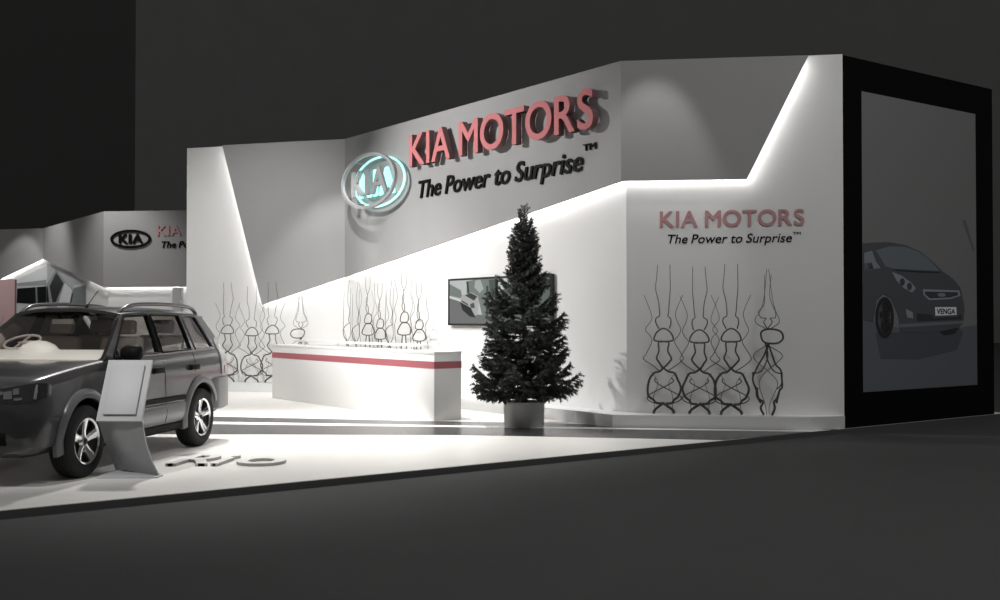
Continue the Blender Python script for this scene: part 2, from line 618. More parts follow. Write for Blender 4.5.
CAR = [('printed_windscreen', [(0.736, 2.529), (1.079, 2.599), (1.457, 2.607), (1.79, 2.551), (2.072, 2.44), (2.371, 2.269), (1.843, 2.269), (1.182, 2.274), (0.97, 2.3)], (50, 54, 57)),
       ('printed_side_window', [(0.463, 2.482), (0.648, 2.519), (0.734, 2.372), (0.853, 2.275), (0.46, 2.233)], (60, 64, 67)),
       ('printed_bonnet_line', [(1.2, 2.262), (1.85, 2.255), (2.37, 2.258), (2.37, 2.242), (1.85, 2.235), (1.2, 2.245)], (16, 17, 18)),
       ('printed_headlamp', [(1.128, 2.225), (1.344, 2.182), (1.617, 2.075), (1.728, 1.996), (1.627, 1.93), (1.423, 1.991), (1.235, 2.1)], (66, 70, 74)),
       ('printed_grille', [(1.907, 1.983), (2.893, 1.981), (2.922, 1.897), (2.65, 1.843), (2.065, 1.821), (1.924, 1.901)], (70, 73, 76)),
       ('printed_fog_lamp', [(1.459, 1.686), (1.64, 1.638), (1.656, 1.541), (1.501, 1.557)], (66, 68, 71)),
       ('printed_bumper_lip', [(1.309, 1.461), (3.009, 1.507), (2.99, 1.463), (1.308, 1.407)], (50, 53, 56)),
       ('printed_air_intake', [(1.75, 1.62), (2.15, 1.60), (2.2, 1.55), (2.85, 1.57), (2.93, 1.62), (2.97, 1.53), (1.75, 1.50)], (22, 24, 26)),
       ('printed_door_mirror', [(0.451, 2.332), (0.631, 2.353), (0.681, 2.261), (0.461, 2.239)], (20, 22, 24)),
       ('printed_number_plate', [(2.225, 1.716), (2.805, 1.72), (2.815, 1.598), (2.235, 1.584)], (112, 116, 118)),
       ('printed_tyre', ell(0.945, 1.557, 0.225, 0.30), (17, 17, 18)),
       ('printed_rim', ell(0.935, 1.557, 0.155, 0.225), (58, 58, 58))]
for nm, p, c in CAR: art(BP, p, 0.010, c, pr, nm)
art(BP, [(1.952, 1.951), (2.844, 1.953), (2.855, 1.906), (2.638, 1.87), (2.094, 1.85), (1.969, 1.902)], 0.0125, (26, 28, 30), pr, 'printed_grille_mesh')
art(BP, ell(2.40, 1.905, 0.11, 0.03), 0.0145, (60, 62, 64), pr, 'printed_emblem')
for u, z in ((1.38, 2.085), (1.56, 2.02)):
    art(BP, ell(u, z, 0.062, 0.055), 0.0125, (28, 30, 32), pr, 'printed_headlamp_bulb')
for k in range(5):
    t = 2 * PI * k / 5 + 0.35
    c0 = (0.935 + 0.09 * math.cos(t), 1.557 + 0.135 * math.sin(t))
    art(BP, ell(c0[0], c0[1], 0.035, 0.05, 12), 0.0125, (17, 17, 18), pr, 'printed_rim_gap')
to_local(put_glyph('printed_plate_text', 'VENGA', BP.mat(2.27, 1.612, 0.012), 0.0, 0.50, 0.0, 0.082, 0.002, ['ink'], None, 0.03), pr)


# ------------------------------------------------------------------ wall signs
def sign(name, pl, u, z, label, cat, group=None):
    r = empty(name, tuple(pl.at(u, z)))
    return tag(r, label, cat, group)


def adopt(root, before):
    for o in [o for o in C.objects if o not in before and o.parent is None and o is not root]:
        to_local(o, root)


def lettering(root, fn):
    before = set(C.objects)
    fn()
    adopt(root, before)


s1 = sign('wall_lettering', VP, 3.2, 4.34, 'big salmon raised letters, brightest two-word sign, on the tilted grey fascia', 'sign')
mV = VP.mat(0, 0, 0.06, flip=True)
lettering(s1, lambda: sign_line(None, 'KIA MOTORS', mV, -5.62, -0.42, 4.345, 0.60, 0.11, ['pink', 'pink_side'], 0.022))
s2 = sign('wall_lettering', VP, 3.2, 3.76, 'black italic slogan in raised letters on grey fascia above the tree', 'sign')
mV2 = VP.mat(0, 0, 0.004, flip=True)
lettering(s2, lambda: (sign_line(None, 'The Power to Surprise', mV2, -5.52, -0.83, 3.765, 0.325, 0.025, ['ink'], 0.022, 0.22, True, 'word'),
                       put_glyph('trademark_symbol', 'TM', mV2, -0.82, 0.29, 4.06, 0.10, 0.025, ['ink'], None, 0.01)))
s3 = sign('wall_lettering', RP, 1.55, 2.86, 'dull red two-word lettering on the white right wall above the wire figures', 'sign')
mR = RP.mat(0, 0, -WO + 0.002)
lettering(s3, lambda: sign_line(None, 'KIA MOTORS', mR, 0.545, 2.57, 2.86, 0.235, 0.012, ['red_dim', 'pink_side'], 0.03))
s4 = sign('wall_lettering', RP, 1.5, 2.62, 'small black italic slogan on the white right wall above the wire figures', 'sign')
lettering(s4, lambda: (sign_line(None, 'The Power to Surprise', mR, 0.66, 2.40, 2.625, 0.13, 0.006, ['ink'], 0.014, 0.22, True, 'word'),
                       put_glyph('trademark_symbol', 'TM', mR, 2.41, 0.11, 2.73, 0.04, 0.006, ['ink'], None, 0.01)))

# oval emblem: ring and letters standing off the fascia with cyan tubes behind
em = sign('oval_emblem', VP, 6.95, 3.7, 'grey oval emblem with cyan backlight on the tilted grey fascia, left of big letters', 'emblem')


def oval_path(pl, cu, cz, ru, rz, off, n=56):
    return [pl.at(cu + ru * math.cos(2 * PI * k / n), cz + rz * math.sin(2 * PI * k / n), off) for k in range(n)]


def oval_ring(pl, cu, cz, ru, rz, wd, off, th, mats, name='ring'):
    n = 64
    mb = MB()
    rows = []
    for k in range(n + 1):
        t = 2 * PI * k / n
        c, s = math.cos(t), math.sin(t)
        rows.append([pl.at(cu + (ru - w_) * c, cz + (rz - w_) * s, o_) for w_, o_ in ((0, off), (0, off + th), (wd, off + th), (wd, off), (0, off))])
    mb.grid(rows)
    return mb.build(name, mats, smooth=40)


to_local(oval_ring(VP, 6.95, 4.22, 1.07, 0.545, 0.06, 0.26, 0.06, 'steel'), em)
mb = MB(); mb.tube(oval_path(VP, 6.95, 4.22, 0.98, 0.48, 0.05), 0.022, 8, closed=True)
to_local(mb.build('cyan_tube', 'led_cyan', smooth=60), em)
mE = VP.mat(0, 0, 0.19, flip=True)
lettering(em, lambda: [put_glyph('letter', ch, mE, x, wd, 3.955, 0.52, 0.05, ['steel'], None, 0.03) for ch, x, wd in (('K', -7.74, 0.50), ('I', -7.17, 0.15), ('A', -6.95, 0.62))])
mE2 = VP.mat(0, 0, 0.03, flip=True)
lettering(em, lambda: [put_glyph('letter_backlight', ch, mE2, x, wd, 3.945, 0.54, 0.03, ['led_cyan'], None, 0.05) for ch, x, wd in (('K', -7.74, 0.50), ('I', -7.17, 0.15), ('A', -6.95, 0.62))])
for u, z in ((7.45, 4.62), (6.45, 4.62), (7.45, 3.82), (6.45, 3.82)):
    mb = MB(); mb.tube([VP.at(u, z, 0.0), VP.at(u, z, 0.28)], 0.008, 6)
    to_local(mb.build('standoff', 'steel'), em)

# ------------------------------------------------------------------ two screens on the middle wall
VW = Plane(Wp[1], sub(P2, P1))
VT = Plane(VW.at(-0.06, 0), (VW.d.x, VW.d.y))


def tv(u0, u1, label):
    t = empty('wall_television', tuple(VT.at((u0 + u1) / 2, 1.42)))
    tag(t, label, 'television', 'televisions behind the tree')
    mb = MB()
    z0, z1, b_ = 1.42, 2.25, 0.035
    mb.prism([VT.at(u0, z0, 0.01), VT.at(u1, z0, 0.01), VT.at(u1, z1, 0.01), VT.at(u0, z1, 0.01)], VT.n * 0.05)
    to_local(mb.build('housing', 'tv'), t)
    mb = MB()
    for q in ([(u0, z0), (u1, z0), (u1, z0 + b_), (u0, z0 + b_)], [(u0, z1 - b_), (u1, z1 - b_), (u1, z1), (u0, z1)],
              [(u0, z0 + b_), (u0 - b_, z0 + b_), (u0 - b_, z1 - b_), (u0, z1 - b_)], [(u1 + b_, z0 + b_), (u1, z0 + b_), (u1, z1 - b_), (u1 + b_, z1 - b_)]):
        mb.prism([VT.at(u, z, 0.06) for u, z in q], VT.n * 0.015)
    to_local(mb.build('bezel', 'tv'), t)
    return t


def lit(pl, pts, off, col, root, name):
    mb = MB(); mb.prism([pl.at(u, z, off) for u, z in pts], pl.n * 0.0006)
    key = 'screen_%d_%d_%d' % tuple(col)
    if key not in M: M[key] = mat(key, (0.01, 0.01, 0.01), 0.4, emit=tuple(lin(c) for c in col), estr=0.85)
    return to_local(mb.build(name, M[key]), root)


tv1 = tv(4.68, 3.20, 'black framed wall screen showing a dark car on a road, left of the tree')
X0, X1 = 4.645, 3.235
lit(VT, [(X0, 1.455), (X1, 1.455), (X1, 2.215), (X0, 2.215)], 0.062, (196, 200, 198), tv1, 'screen')
T1 = [('screen_hill', [(4.645, 2.16), (4.280, 2.04), (4.230, 1.89), (4.645, 1.95)], (120, 128, 124)),
      ('screen_road', [(4.645, 1.92), (4.280, 1.84), (4.080, 1.63), (3.580, 1.60), (3.236, 1.60), (3.236, 1.456), (4.645, 1.456)], (112, 114, 113)),
      ('screen_trees', [(4.100, 2.19), (3.880, 2.214), (3.236, 2.214), (3.236, 1.6), (3.630, 1.6), (3.760, 1.93), (4.100, 1.97)], (120, 128, 124))]
for nm, p, c in T1: lit(VT, p, 0.0635, c, tv1, nm)
T2 = [('screen_guard_rail', [(4.645, 1.945), (4.280, 1.875), (4.280, 1.835), (4.645, 1.905)], (215, 217, 216)),
      ('screen_tree_trunk', [(4.110, 2.19), (4.050, 2.19), (4.010, 1.96), (4.060, 1.96)], (38, 42, 40)),
      ('screen_tree_trunk', [(3.500, 2.1), (3.440, 2.1), (3.450, 1.55), (3.520, 1.55)], (52, 58, 55)),
      ('screen_tree_trunk', [(3.340, 2.0), (3.280, 2.0), (3.280, 1.52), (3.350, 1.52)], (44, 50, 47)),
      ('screen_foliage', [(3.830, 2.2), (3.680, 2.21), (3.580, 2.05), (3.700, 1.98), (3.860, 2.08)], (172, 180, 176)),
      ('screen_foliage', [(3.430, 2.2), (3.240, 2.2), (3.236, 1.95), (3.380, 1.9)], (70, 84, 76)),
      ('screen_car', [(4.320, 1.885), (4.240, 1.95), (3.960, 2.0), (3.750, 1.93), (3.730, 1.84), (3.760, 1.635), (3.810, 1.58), (3.930, 1.635), (4.300, 1.825)], (176, 178, 177))]
for nm, p, c in T2: lit(VT, p, 0.065, c, tv1, nm)
T3 = [('screen_car_bumper', [(4.300, 1.835), (3.970, 1.73), (3.820, 1.56), (4.000, 1.575), (4.230, 1.69)], (16, 17, 17)),
      ('screen_car_windscreen', [(4.150, 1.947), (3.970, 1.988), (3.770, 1.922), (3.870, 1.85)], (52, 56, 54)),
      ('screen_car_headlamp', [(4.000, 1.786), (3.870, 1.82), (3.840, 1.727), (3.950, 1.72)], (74, 78, 76)),
      ('screen_car_grille', [(4.260, 1.865), (4.070, 1.80), (4.040, 1.765), (4.250, 1.835)], (40, 42, 41))]
for nm, p, c in T3: lit(VT, p, 0.0665, c, tv1, nm)
tv2 = tv(3.19, 1.72, 'black framed wall screen mostly hidden behind the potted spruce')
lit(VT, [(3.155, 1.455), (1.755, 1.455), (1.755, 2.215), (3.155, 2.215)], 0.062, (88, 100, 94), tv2, 'screen')
lit(VT, [(3.15, 2.0), (2.7, 2.1), (2.4, 2.214), (3.154, 2.214)], 0.0635, (215, 220, 217), tv2, 'screen_sky')
lit(VT, [(2.5, 2.0), (2.4, 2.0), (2.4, 1.456), (2.52, 1.456)], 0.0635, (40, 46, 43), tv2, 'screen_tree_trunk')

# ------------------------------------------------------------------ reception counter
ct = empty('reception_counter', (-0.99, 16.35, 0), math.atan2(Vv.y, Vv.x))
tag(ct, 'long white reception counter with a red band, behind the car', 'counter')
mb = MB(); mb.box(0, 5.80, -0.49, 0, 0.001, 1.0); bevel(mb.build('body', 'counter', ct), 0.004)
mb = MB(); mb.box(-0.004, 5.804, -0.494, 0.004, 0.785, 0.89); mb.build('red_band', 'stripe', ct)
mb = MB(); mb.box(-0.004, 5.804, -0.494, 0.004, 1.0, 1.04); bevel(mb.build('counter_top', 'counter', ct), 0.004)
mb = MB(); mb.box(0.9, 5.45, -0.47, -0.30, 1.095, 1.13); bevel(mb.build('raised_shelf', 'counter', ct), 0.003)
for k in range(4):
    mb = MB(); mb.tube([(1.2 + k * 1.32, -0.39, 1.04), (1.2 + k * 1.32, -0.39, 1.097)], 0.012, 8); mb.build('shelf_post', 'counter', ct)


# ------------------------------------------------------------------ wire figures
def sym(pts): return [pts, [(-x, z) for x, z in pts]]


FIG_A = []   # (points, radius at start, radius at end, closed)
def _f(lst, pts, r0, r1, closed=False, both=True):
    for p in (sym(pts) if both else [pts]): lst.append((p, r0, r1, closed))


_f(FIG_A, [(37, 0), (32, 12), (10, 28), (-4, 38)], 4.2, 3.6)
_f(FIG_A, [(4, 36), (26, 38), (36, 50), (54, 62), (58, 92), (52, 124), (34, 146), (12, 152), (-4, 168)], 3.9, 3.0)
_f(FIG_A, [(-30, 128), (-34, 116), (0, 96), (42, 72), (60, 58), (54, 44), (24, 34)], 1.8, 1.5)
_f(FIG_A, [(0, 162), (20, 186), (24, 200), (18, 226), (15, 258), (-15, 258)], 2.8, 2.2)
FIG_A.append(([(-33, 264), (-29, 286), (-14, 302), (0, 307), (14, 302), (29, 286), (33, 264), (0, 260)], 2.4, 2.4, True))
_f(FIG_A, [(20, 306), (25, 328), (27, 344), (18, 352), (15, 370), (22, 410), (27, 450), (22, 490), (20, 538)], 1.9, 0.9)
_f(FIG_A, [(14, 152), (40, 172), (70, 196), (66, 214), (42, 258), (50, 280), (62, 304), (44, 338), (48, 370), (72, 428)], 1.4, 0.8)
_f(FIG_A, [(30, 4), (34, 60), (18, 110), (44, 150)], 0.9, 0.7)
FIG_B = []
FIG_B.append(([(0, 255), (-18, 266), (-23, 292), (-6, 304), (26, 304), (48, 294), (53, 272), (36, 256)], 2.8, 2.8, True))
_f(FIG_B, [(2, 256), (-14, 215), (-30, 180), (-44, 160), (-50, 130), (-47, 100), (-38, 88), (-38, 68), (-26, 42)], 2.4, 3.0)
_f(FIG_B, [(6, 256), (-2, 210), (20, 160), (42, 148), (50, 150), (50, 110), (30, 92)], 1.9, 1.9)
_f(FIG_B, [(-40, 94), (-34, 60), (-20, 46), (-22, 24), (-14, 0)], 2.8, 3.6)
_f(FIG_B, [(0, 304), (-12, 330), (-8, 344), (-26, 346), (-29, 368), (-14, 390), (-7, 430), (-10, 500)], 1.6, 0.8)
_f(FIG_B, [(8, 306), (36, 326), (42, 346), (24, 372), (14, 420), (5, 520)], 1.2, 0.7)
_f(FIG_B, [(2, 250), (-46, 216), (-40, 190), (10, 150), (34, 110), (10, 40), (4, 0)], 1.2, 0.9)
FIG_C = []   # two stacked bulbs
FIG_C.append(([(-23, 322), (-25, 345), (-16, 362), (0, 366), (16, 362), (25, 345), (23, 322), (0, 318)], 2.3, 2.3, True))
FIG_C.append(([(-20, 313), (-36, 294), (-44, 274), (-34, 262), (0, 258), (34, 262), (44, 274), (36, 294), (20, 313), (0, 316)], 2.6, 2.6, True))
_f(FIG_C, [(12, 258), (15, 190), (22, 140), (16, 90), (30, 50), (24, 0)], 2.6, 3.2)
_f(FIG_C, [(4, 366), (-7, 396), (6, 430), (-6, 460), (10, 500), (18, 556)], 1.7, 0.8)
_f(FIG_C, [(14, 130), (44, 170), (60, 220), (56, 300), (46, 340), (60, 380), (52, 440), (56, 520)], 1.3, 0.7)
_f(FIG_C, [(-20, 60), (20, 110), (46, 80), (30, 40)], 1.6, 1.4)
FIG_D = []   # hooked stalk
FIG_D.append(([(0, 0), (14, 60), (-12, 120), (-20, 170), (4, 226), (30, 250), (34, 286), (10, 312), (-14, 318), (-4, 336), (-12, 380), (-6, 440), (-10, 540)], 3.0, 0.8, False))
FIG_D.append(([(30, 0), (10, 50), (34, 110), (20, 170), (-10, 220), (-30, 262), (-20, 330), (-34, 400), (-26, 500)], 2.4, 0.7, False))
FIG_D.append(([(-30, 0), (-10, 70), (-36, 130), (-10, 190), (14, 224), (44, 300), (40, 420), (42, 480)], 2.0, 0.7, False))
FIGS = {'A': FIG_A, 'B': FIG_B, 'C': FIG_C, 'D': FIG_D}
SCL = 0.00393
_wire_mesh = {}


def wire_figure(kind, pl, u, off, label, group, k=1.0, m='wire', mirror=False, z=0.179, wide=1.0, thick=1.0):
    key = (kind, m, wide, thick)
    if key not in _wire_mesh:
        mb = MB()
        for j, (pts, r0, r1, closed) in enumerate(FIGS[kind]):
            ph = j * 1.7
            p3 = [((x + (3.2 * math.sin(zz * 0.115 + ph) if 12 < zz and not closed else 0.0)) * SCL * wide, (0.022 * math.sin(zz * 0.03 + ph) if zz > 3 else 0.0), zz * SCL) for x, zz in pts]
            sp = spline(p3, 5, closed)
            n = len(sp)
            mb.tube(sp, [1.12 * (r0 + (r1 - r0) * i / max(n - 1, 1)) * SCL * 1.1 * thick for i in range(n)], 6, closed=closed)
        o = mb.build('wire_figure', m, smooth=60)
        _wire_mesh[key] = o.data
    else:
        o = bpy.data.objects.new('wire_figure', _wire_mesh[key]); C.objects.link(o)
    p = pl.at(u, z + 0.016 * k, off)
    o.location = p
    o.rotation_euler = (0, 0, math.atan2(pl.d.y, pl.d.x))
    o.scale = (-k if mirror else k, 1, k)
    tag(o, label, 'sculpture', group)
    return o


RW = Plane(Wp[1], sub(P0, P1)); LW = Plane(Wp[2], sub(P3, P2))
g = 'wire figures on the right plinth'
wire_figure('A', RW, 0.54, 0.25, 'leftmost dark wire figure on the plinth below the dull red lettering', g)
wire_figure('A', RW, 1.04, 0.25, 'second from left dark wire figure below the dull red lettering', g, 0.985, mirror=True)
wire_figure('A', RW, 1.48, 0.25, 'third dark wire figure, second from the black end wall', g, 1.0)
wire_figure('B', RW, 1.98, 0.25, 'rightmost wire figure with a kidney-shaped loop, nearest the black end wall', g)
g = 'pale wire figures behind the counter'
for kind, u, k, lb in (('D', 8.05, 1.0, 'leftmost hooked olive wire stalk behind the counter, by the wall corner'),
                       ('D', 7.68, 0.98, 'second hooked olive wire stalk from the corner behind the counter'),
                       ('C', 7.22, 1.0, 'olive wire figure of two loops behind the counter, leftmost of the looped four'),
                       ('C', 6.74, 0.93, 'narrow olive wire figure of two loops behind counter, second of the looped four'),
                       ('D', 6.34, 0.98, 'hooked olive wire stalk standing between the looped figures behind the counter'),
                       ('C', 5.83, 1.02, 'largest olive wire figure of two loops, second of its kind from the screen'),
                       ('C', 5.30, 0.92, 'olive wire figure of two loops behind the counter, nearest to the wall screen')):
    wire_figure(kind, VW, u, 0.27, lb, g, k, 'wire_pale', wide=1.4 if kind == 'C' else 1.05, thick=0.85)
g = 'pale wire figures on the left wall'
for kind, u, k, mr, lb in (('A', 2.72, 1.0, False, 'olive wire figure on the left wall plinth, nearest to the car tail'),
                           ('A', 2.14, 0.96, True, 'second olive wire figure from the car, on the left wall plinth'),
                           ('A', 1.66, 1.0, False, 'olive wire figure half hidden by the left end of the counter'),
                           ('B', 1.0, 0.94, False, 'kidney-looped olive wire figure behind the left end of the counter')):
    wire_figure(kind, LW, u, 0.27, lb, g, k, 'wire_pale', mr, wide=1.12, thick=0.9)

# ------------------------------------------------------------------ letters lying on the stand floor
rr = empty('floor_letters', (-2.9, 11.6, 0.0))
tag(rr, 'white thick model-name letters lying flat on the stand floor beside the car', 'sign')
mF = Matrix.Translation((-3.50, 11.36, 0.002))
for ch, x, wd in (('R', 0.0, 0.44), ('i', 0.47, 0.16), ('o', 0.69, 0.52)):
    o = put_glyph('letter', ch, mF, x, wd, 0.0, 0.78, 0.03, ['line', 'letter_side'], None, 0.02, 0.22 if ch != 'o' else 0.0)
    to_local(o, rr)

# ------------------------------------------------------------------ lectern
lc = empty('information_lectern', (-3.69, 10.5, 0))
tag(lc, 'grey metal information lectern with a sloping panel, in front of the car', 'lectern')
x0, x1 = -0.215, 0.225
mb = MB(); mb.prism([(-0.215, 0.0, 0.001), (0.375, 0.02, 0.001), (0.385, 0.17, 0.001), (0.24, 0.40, 0.001), (-0.20, 0.54, 0.001)], (0, 0, 0.014)); bevel(mb.build('base_plate', 'lectern_top', lc), 0.003)
mb = MB()   # folded pedestal, twisting as it leans back from the panel foot to the plate
rows = []
for k in range(17):
    t = k / 16
    row = []
    for i in range(19):
        q = i / 18
        yb = 0.50 * (1 - q) + 0.10 * q
        row.append((x0 + (x1 - x0) * q + (0.02 + 0.12 * q) * t * t, 0.03 + (yb - 0.03) * t - 0.05 * math.sin(PI * t) * math.exp(-((q - 0.35) / 0.22) ** 2), 0.562 * (1 - t) + 0.014))
    rows.append(row)
mb.slab(rows, (0, 0.03, 0.0)); mb.build('pedestal', 'lectern', lc, smooth=40)
sl = (Vector((0, 0.33, 0.575))).normalized(); nn = Vector((0, -sl.z, sl.y))
Ts = Matrix((Vector((1, 0, 0)), sl, nn)).transposed().to_4x4(); Ts.translation = (0, 0.0, 0.555)
mb = MB(); mb.box(x0, x1, 0.0, 0.665, -0.03, 0.0, T=Ts); bevel(mb.build('sloping_panel', 'lectern_top', lc), 0.003)
mb = MB(); mb.box(x0 + 0.06, x1 - 0.06, 0.06, 0.60, 0.0003, 0.028, T=Ts); bevel(mb.build('display_board', 'lectern_top', lc), 0.004)

# ------------------------------------------------------------------ potted spruce
tx, ty = 0.345, 15.55
tree = empty('potted_spruce', (tx, ty, 0.004))
tag(tree, 'dark green potted spruce tree in a metal tub on the dark band', 'tree')
mb = MB()
mb.lathe([(0.0, 0.001), (0.275, 0.001), (0.285, 0.02), (0.295, 0.33), (0.305, 0.335), (0.305, 0.355), (0.285, 0.355), (0.28, 0.28), (0.0, 0.28)], 48)
mb.build('tub', 'pot', tree, smooth=40)
mb = MB(); mb.lathe([(0.0, 0.31), (0.15, 0.312), (0.278, 0.30), (0.279, 0.285)], 32); mb.build('soil', 'soil', tree, smooth=50)
mb = MB(); mb.tube([(0, 0, 0.29), (0.01, 0, 1.0), (-0.01, 0.01, 2.0), (0.0, 0, 3.0)], [0.05, 0.038, 0.022, 0.005], 10); mb.build('trunk', 'bark', tree, smooth=60)


def needles(mb, a, b, n, ln, wd, rnd):
    a, b = Vector(a), Vector(b)
    d = (b - a)
    L = d.length
    if L < 1e-6: return
    d /= L
    o1 = d.orthogonal().normalized(); o2 = d.cross(o1)
    vs, fs = [], []
    for i in range(n):
        t = rnd.random(); ph = rnd.random() * 2 * PI
        p = a + d * (L * t)
        r = o1 * math.cos(ph) + o2 * math.sin(ph)
        dr = (d * 0.75 + r * (0.75 + 0.3 * rnd.random())).normalized() * ln * (0.75 + 0.5 * rnd.random())
        s = d.cross(r) * wd
        k = len(vs)
        vs += [p - s, p + s, p + dr * 0.7 + s * 0.7, p + dr, p + dr * 0.7 - s * 0.7]
        fs.append((k, k + 1, k + 2, k + 3, k + 4))
    mb.add(vs, fs, 0)


def branch_mesh(L, seed, droop):
    rnd = random.Random(seed)
    mb = MB()
    n = 10
    main = []
    for i in range(n + 1):
        t = i / n
        main.append(Vector((L * t, 0.03 * L * math.sin(3 * t + seed), L * (-0.16 * droop * math.sin(PI * t * 0.8) + 0.10 * t * t))))
    mb.tube(main, [0.009 * L / 0.8 * (1 - 0.8 * i / n) + 0.002 for i in range(n + 1)], 5, 1)
    dens = 430
    for i in range(n):
        seg = (main[i + 1] - main[i]).length
        if i >= 2: needles(mb, main[i], main[i + 1], int(dens * seg), 0.040, 0.0042, rnd)
    step = 0.052
    t = 0.16
    sgn = 1
    while t < 0.98:
        i = min(int(t * n), n - 1)
        p = main[i].lerp(main[i + 1], t * n - i)
        tl = (0.46 * L * (1 - t) ** 0.75 * min(1, t * 3.2) + 0.05) * (0.8 + 0.4 * rnd.random())
        ang = sgn * (0.75 + 0.25 * rnd.random())
        dz = -0.38 * droop + 0.40 * (rnd.random() - 0.3)
        q = p + Vector((math.cos(ang), math.sin(ang), dz)).normalized() * tl
        mid = (p + q) / 2 + Vector((0.0, 0, 0.02 * tl))
        mb.tube([p, mid, q], [0.003, 0.0022, 0.001], 4, 1)
        needles(mb, p, mid, int(dens * tl / 2), 0.036, 0.0042, rnd)
        needles(mb, mid, q, int(dens * tl / 2), 0.036, 0.0042, rnd)
        if tl > 0.14:
            for s2 in (1, -1):
                qq = mid + Vector((math.cos(ang + s2 * 0.7), math.sin(ang + s2 * 0.7), dz - 0.1)).normalized() * tl * 0.45
                needles(mb, mid, qq, int(dens * tl * 0.45), 0.036, 0.0042, rnd)
        t += step * 0.55 / max(L, 0.3)
        sgn = -sgn
    o = mb.build('branch', ['needle', 'bark'], fix=False)
    me = o.data
    bpy.data.objects.remove(o)
    return me


BR = {}
for cls, L in (('l', 0.82), ('m', 0.58), ('s', 0.34), ('t', 0.26)):
    BR[cls] = [branch_mesh(L, 11 * k + len(cls) + int(L * 100), 1.0 if cls in 'lm' else 0.4) for k in range(2)]
prof = [(0.30, 0.50), (0.45, 0.68), (0.60, 0.80), (0.73, 0.84), (0.95, 0.74), (1.16, 0.65), (1.38, 0.62), (1.6, 0.57), (1.81, 0.47), (2.1, 0.34), (2.38, 0.28), (2.67, 0.25), (2.96, 0.20), (3.08, 0.09), (3.2, 0.05)]
_old = [(0.42, 0.80), (0.58, 0.84), (0.75, 0.78), (0.95, 0.76), (1.15, 0.70), (1.35, 0.64), (1.55, 0.58), (1.75, 0.50), (1.95, 0.38), (2.15, 0.31), (2.35, 0.27), (2.55, 0.26), (2.75, 0.22), (2.95, 0.15), (3.12, 0.06)]
pz = [p[0] for p in prof]; prd = [p[1] for p in prof]
rnd = random.Random(5)
nb = 0
z = 0.43
ga = 0.0
while nb < 96 and z < 3.02:
    ga += 2.39996 + 0.3 * (rnd.random() - 0.5)
    r = float(np.interp(z, pz, prd))
    if z < 0.6: el = 0.12 + 0.22 * rnd.random()
    elif z < 1.5: el = 0.16 + 0.25 * rnd.random()
    elif z < 2.1: el = 0.45 + 0.25 * rnd.random()
    else: el = 0.85 + 0.3 * rnd.random()
    for _ in range(4): r = 0.5 * r + 0.5 * float(np.interp(z + r * math.tan(el) * 0.85, pz, prd))
    Lw = r / math.cos(el) * (0.78 + 0.34 * rnd.random()) if z < 2.1 else (r / math.cos(el)) * 0.78
    if z > 2.1: Lw = min(Lw, 0.46)
    cls, L0 = ('l', 0.82) if Lw > 0.68 else (('m', 0.58) if Lw > 0.44 else (('s', 0.34) if Lw > 0.29 else ('t', 0.26)))
    o = bpy.data.objects.new('branch', BR[cls][nb % 2])
    C.objects.link(o); o.parent = tree
    zz = z if z < 2.1 else z - 0.15
    o.location = (0.02 * math.cos(ga), 0.02 * math.sin(ga), zz)
    o.rotation_euler = Matrix.Rotation(ga, 3, 'Z').to_euler()
    o.rotation_euler = (Matrix.Rotation(ga, 3, 'Z') @ Matrix.Rotation(-el, 3, 'Y') @ Matrix.Rotation(0.3 * (rnd.random() - 0.5), 3, 'X')).to_euler()
    k = Lw / L0
    o.scale = (k, max(k, 0.85), max(k, 0.85))
    nb += 1
    z += 0.020 + 0.009 * (z > 0.9)
for k in range(4):
    o = bpy.data.objects.new('branch', BR['t'][k % 2]); C.objects.link(o); o.parent = tree
    o.location = (0.02 * math.cos(k * 1.6), 0.02 * math.sin(k * 1.6), 2.70 + 0.06 * k)
    o.rotation_euler = (Matrix.Rotation(k * 1.6, 3, 'Z') @ Matrix.Rotation(-1.25 - 0.08 * k, 3, 'Y')).to_euler()
    o.scale = (1.05, 0.7, 0.7)

# ------------------------------------------------------------------ the estate / off-road car
PX = Vector((-4.91, 10.73, 0)); hd = math.atan2(-0.988, -0.157)
XO = 1.3125
ctr = PX - Vector((math.cos(hd), math.sin(hd), 0)) * XO
car = empty('off_road_car', tuple(ctr), hd)
tag(car, 'dark grey five-door off-road car with roof rails, parked on the lit platform', 'car')


def cx(x): return x + XO   # x measured from the front axle, forward positive


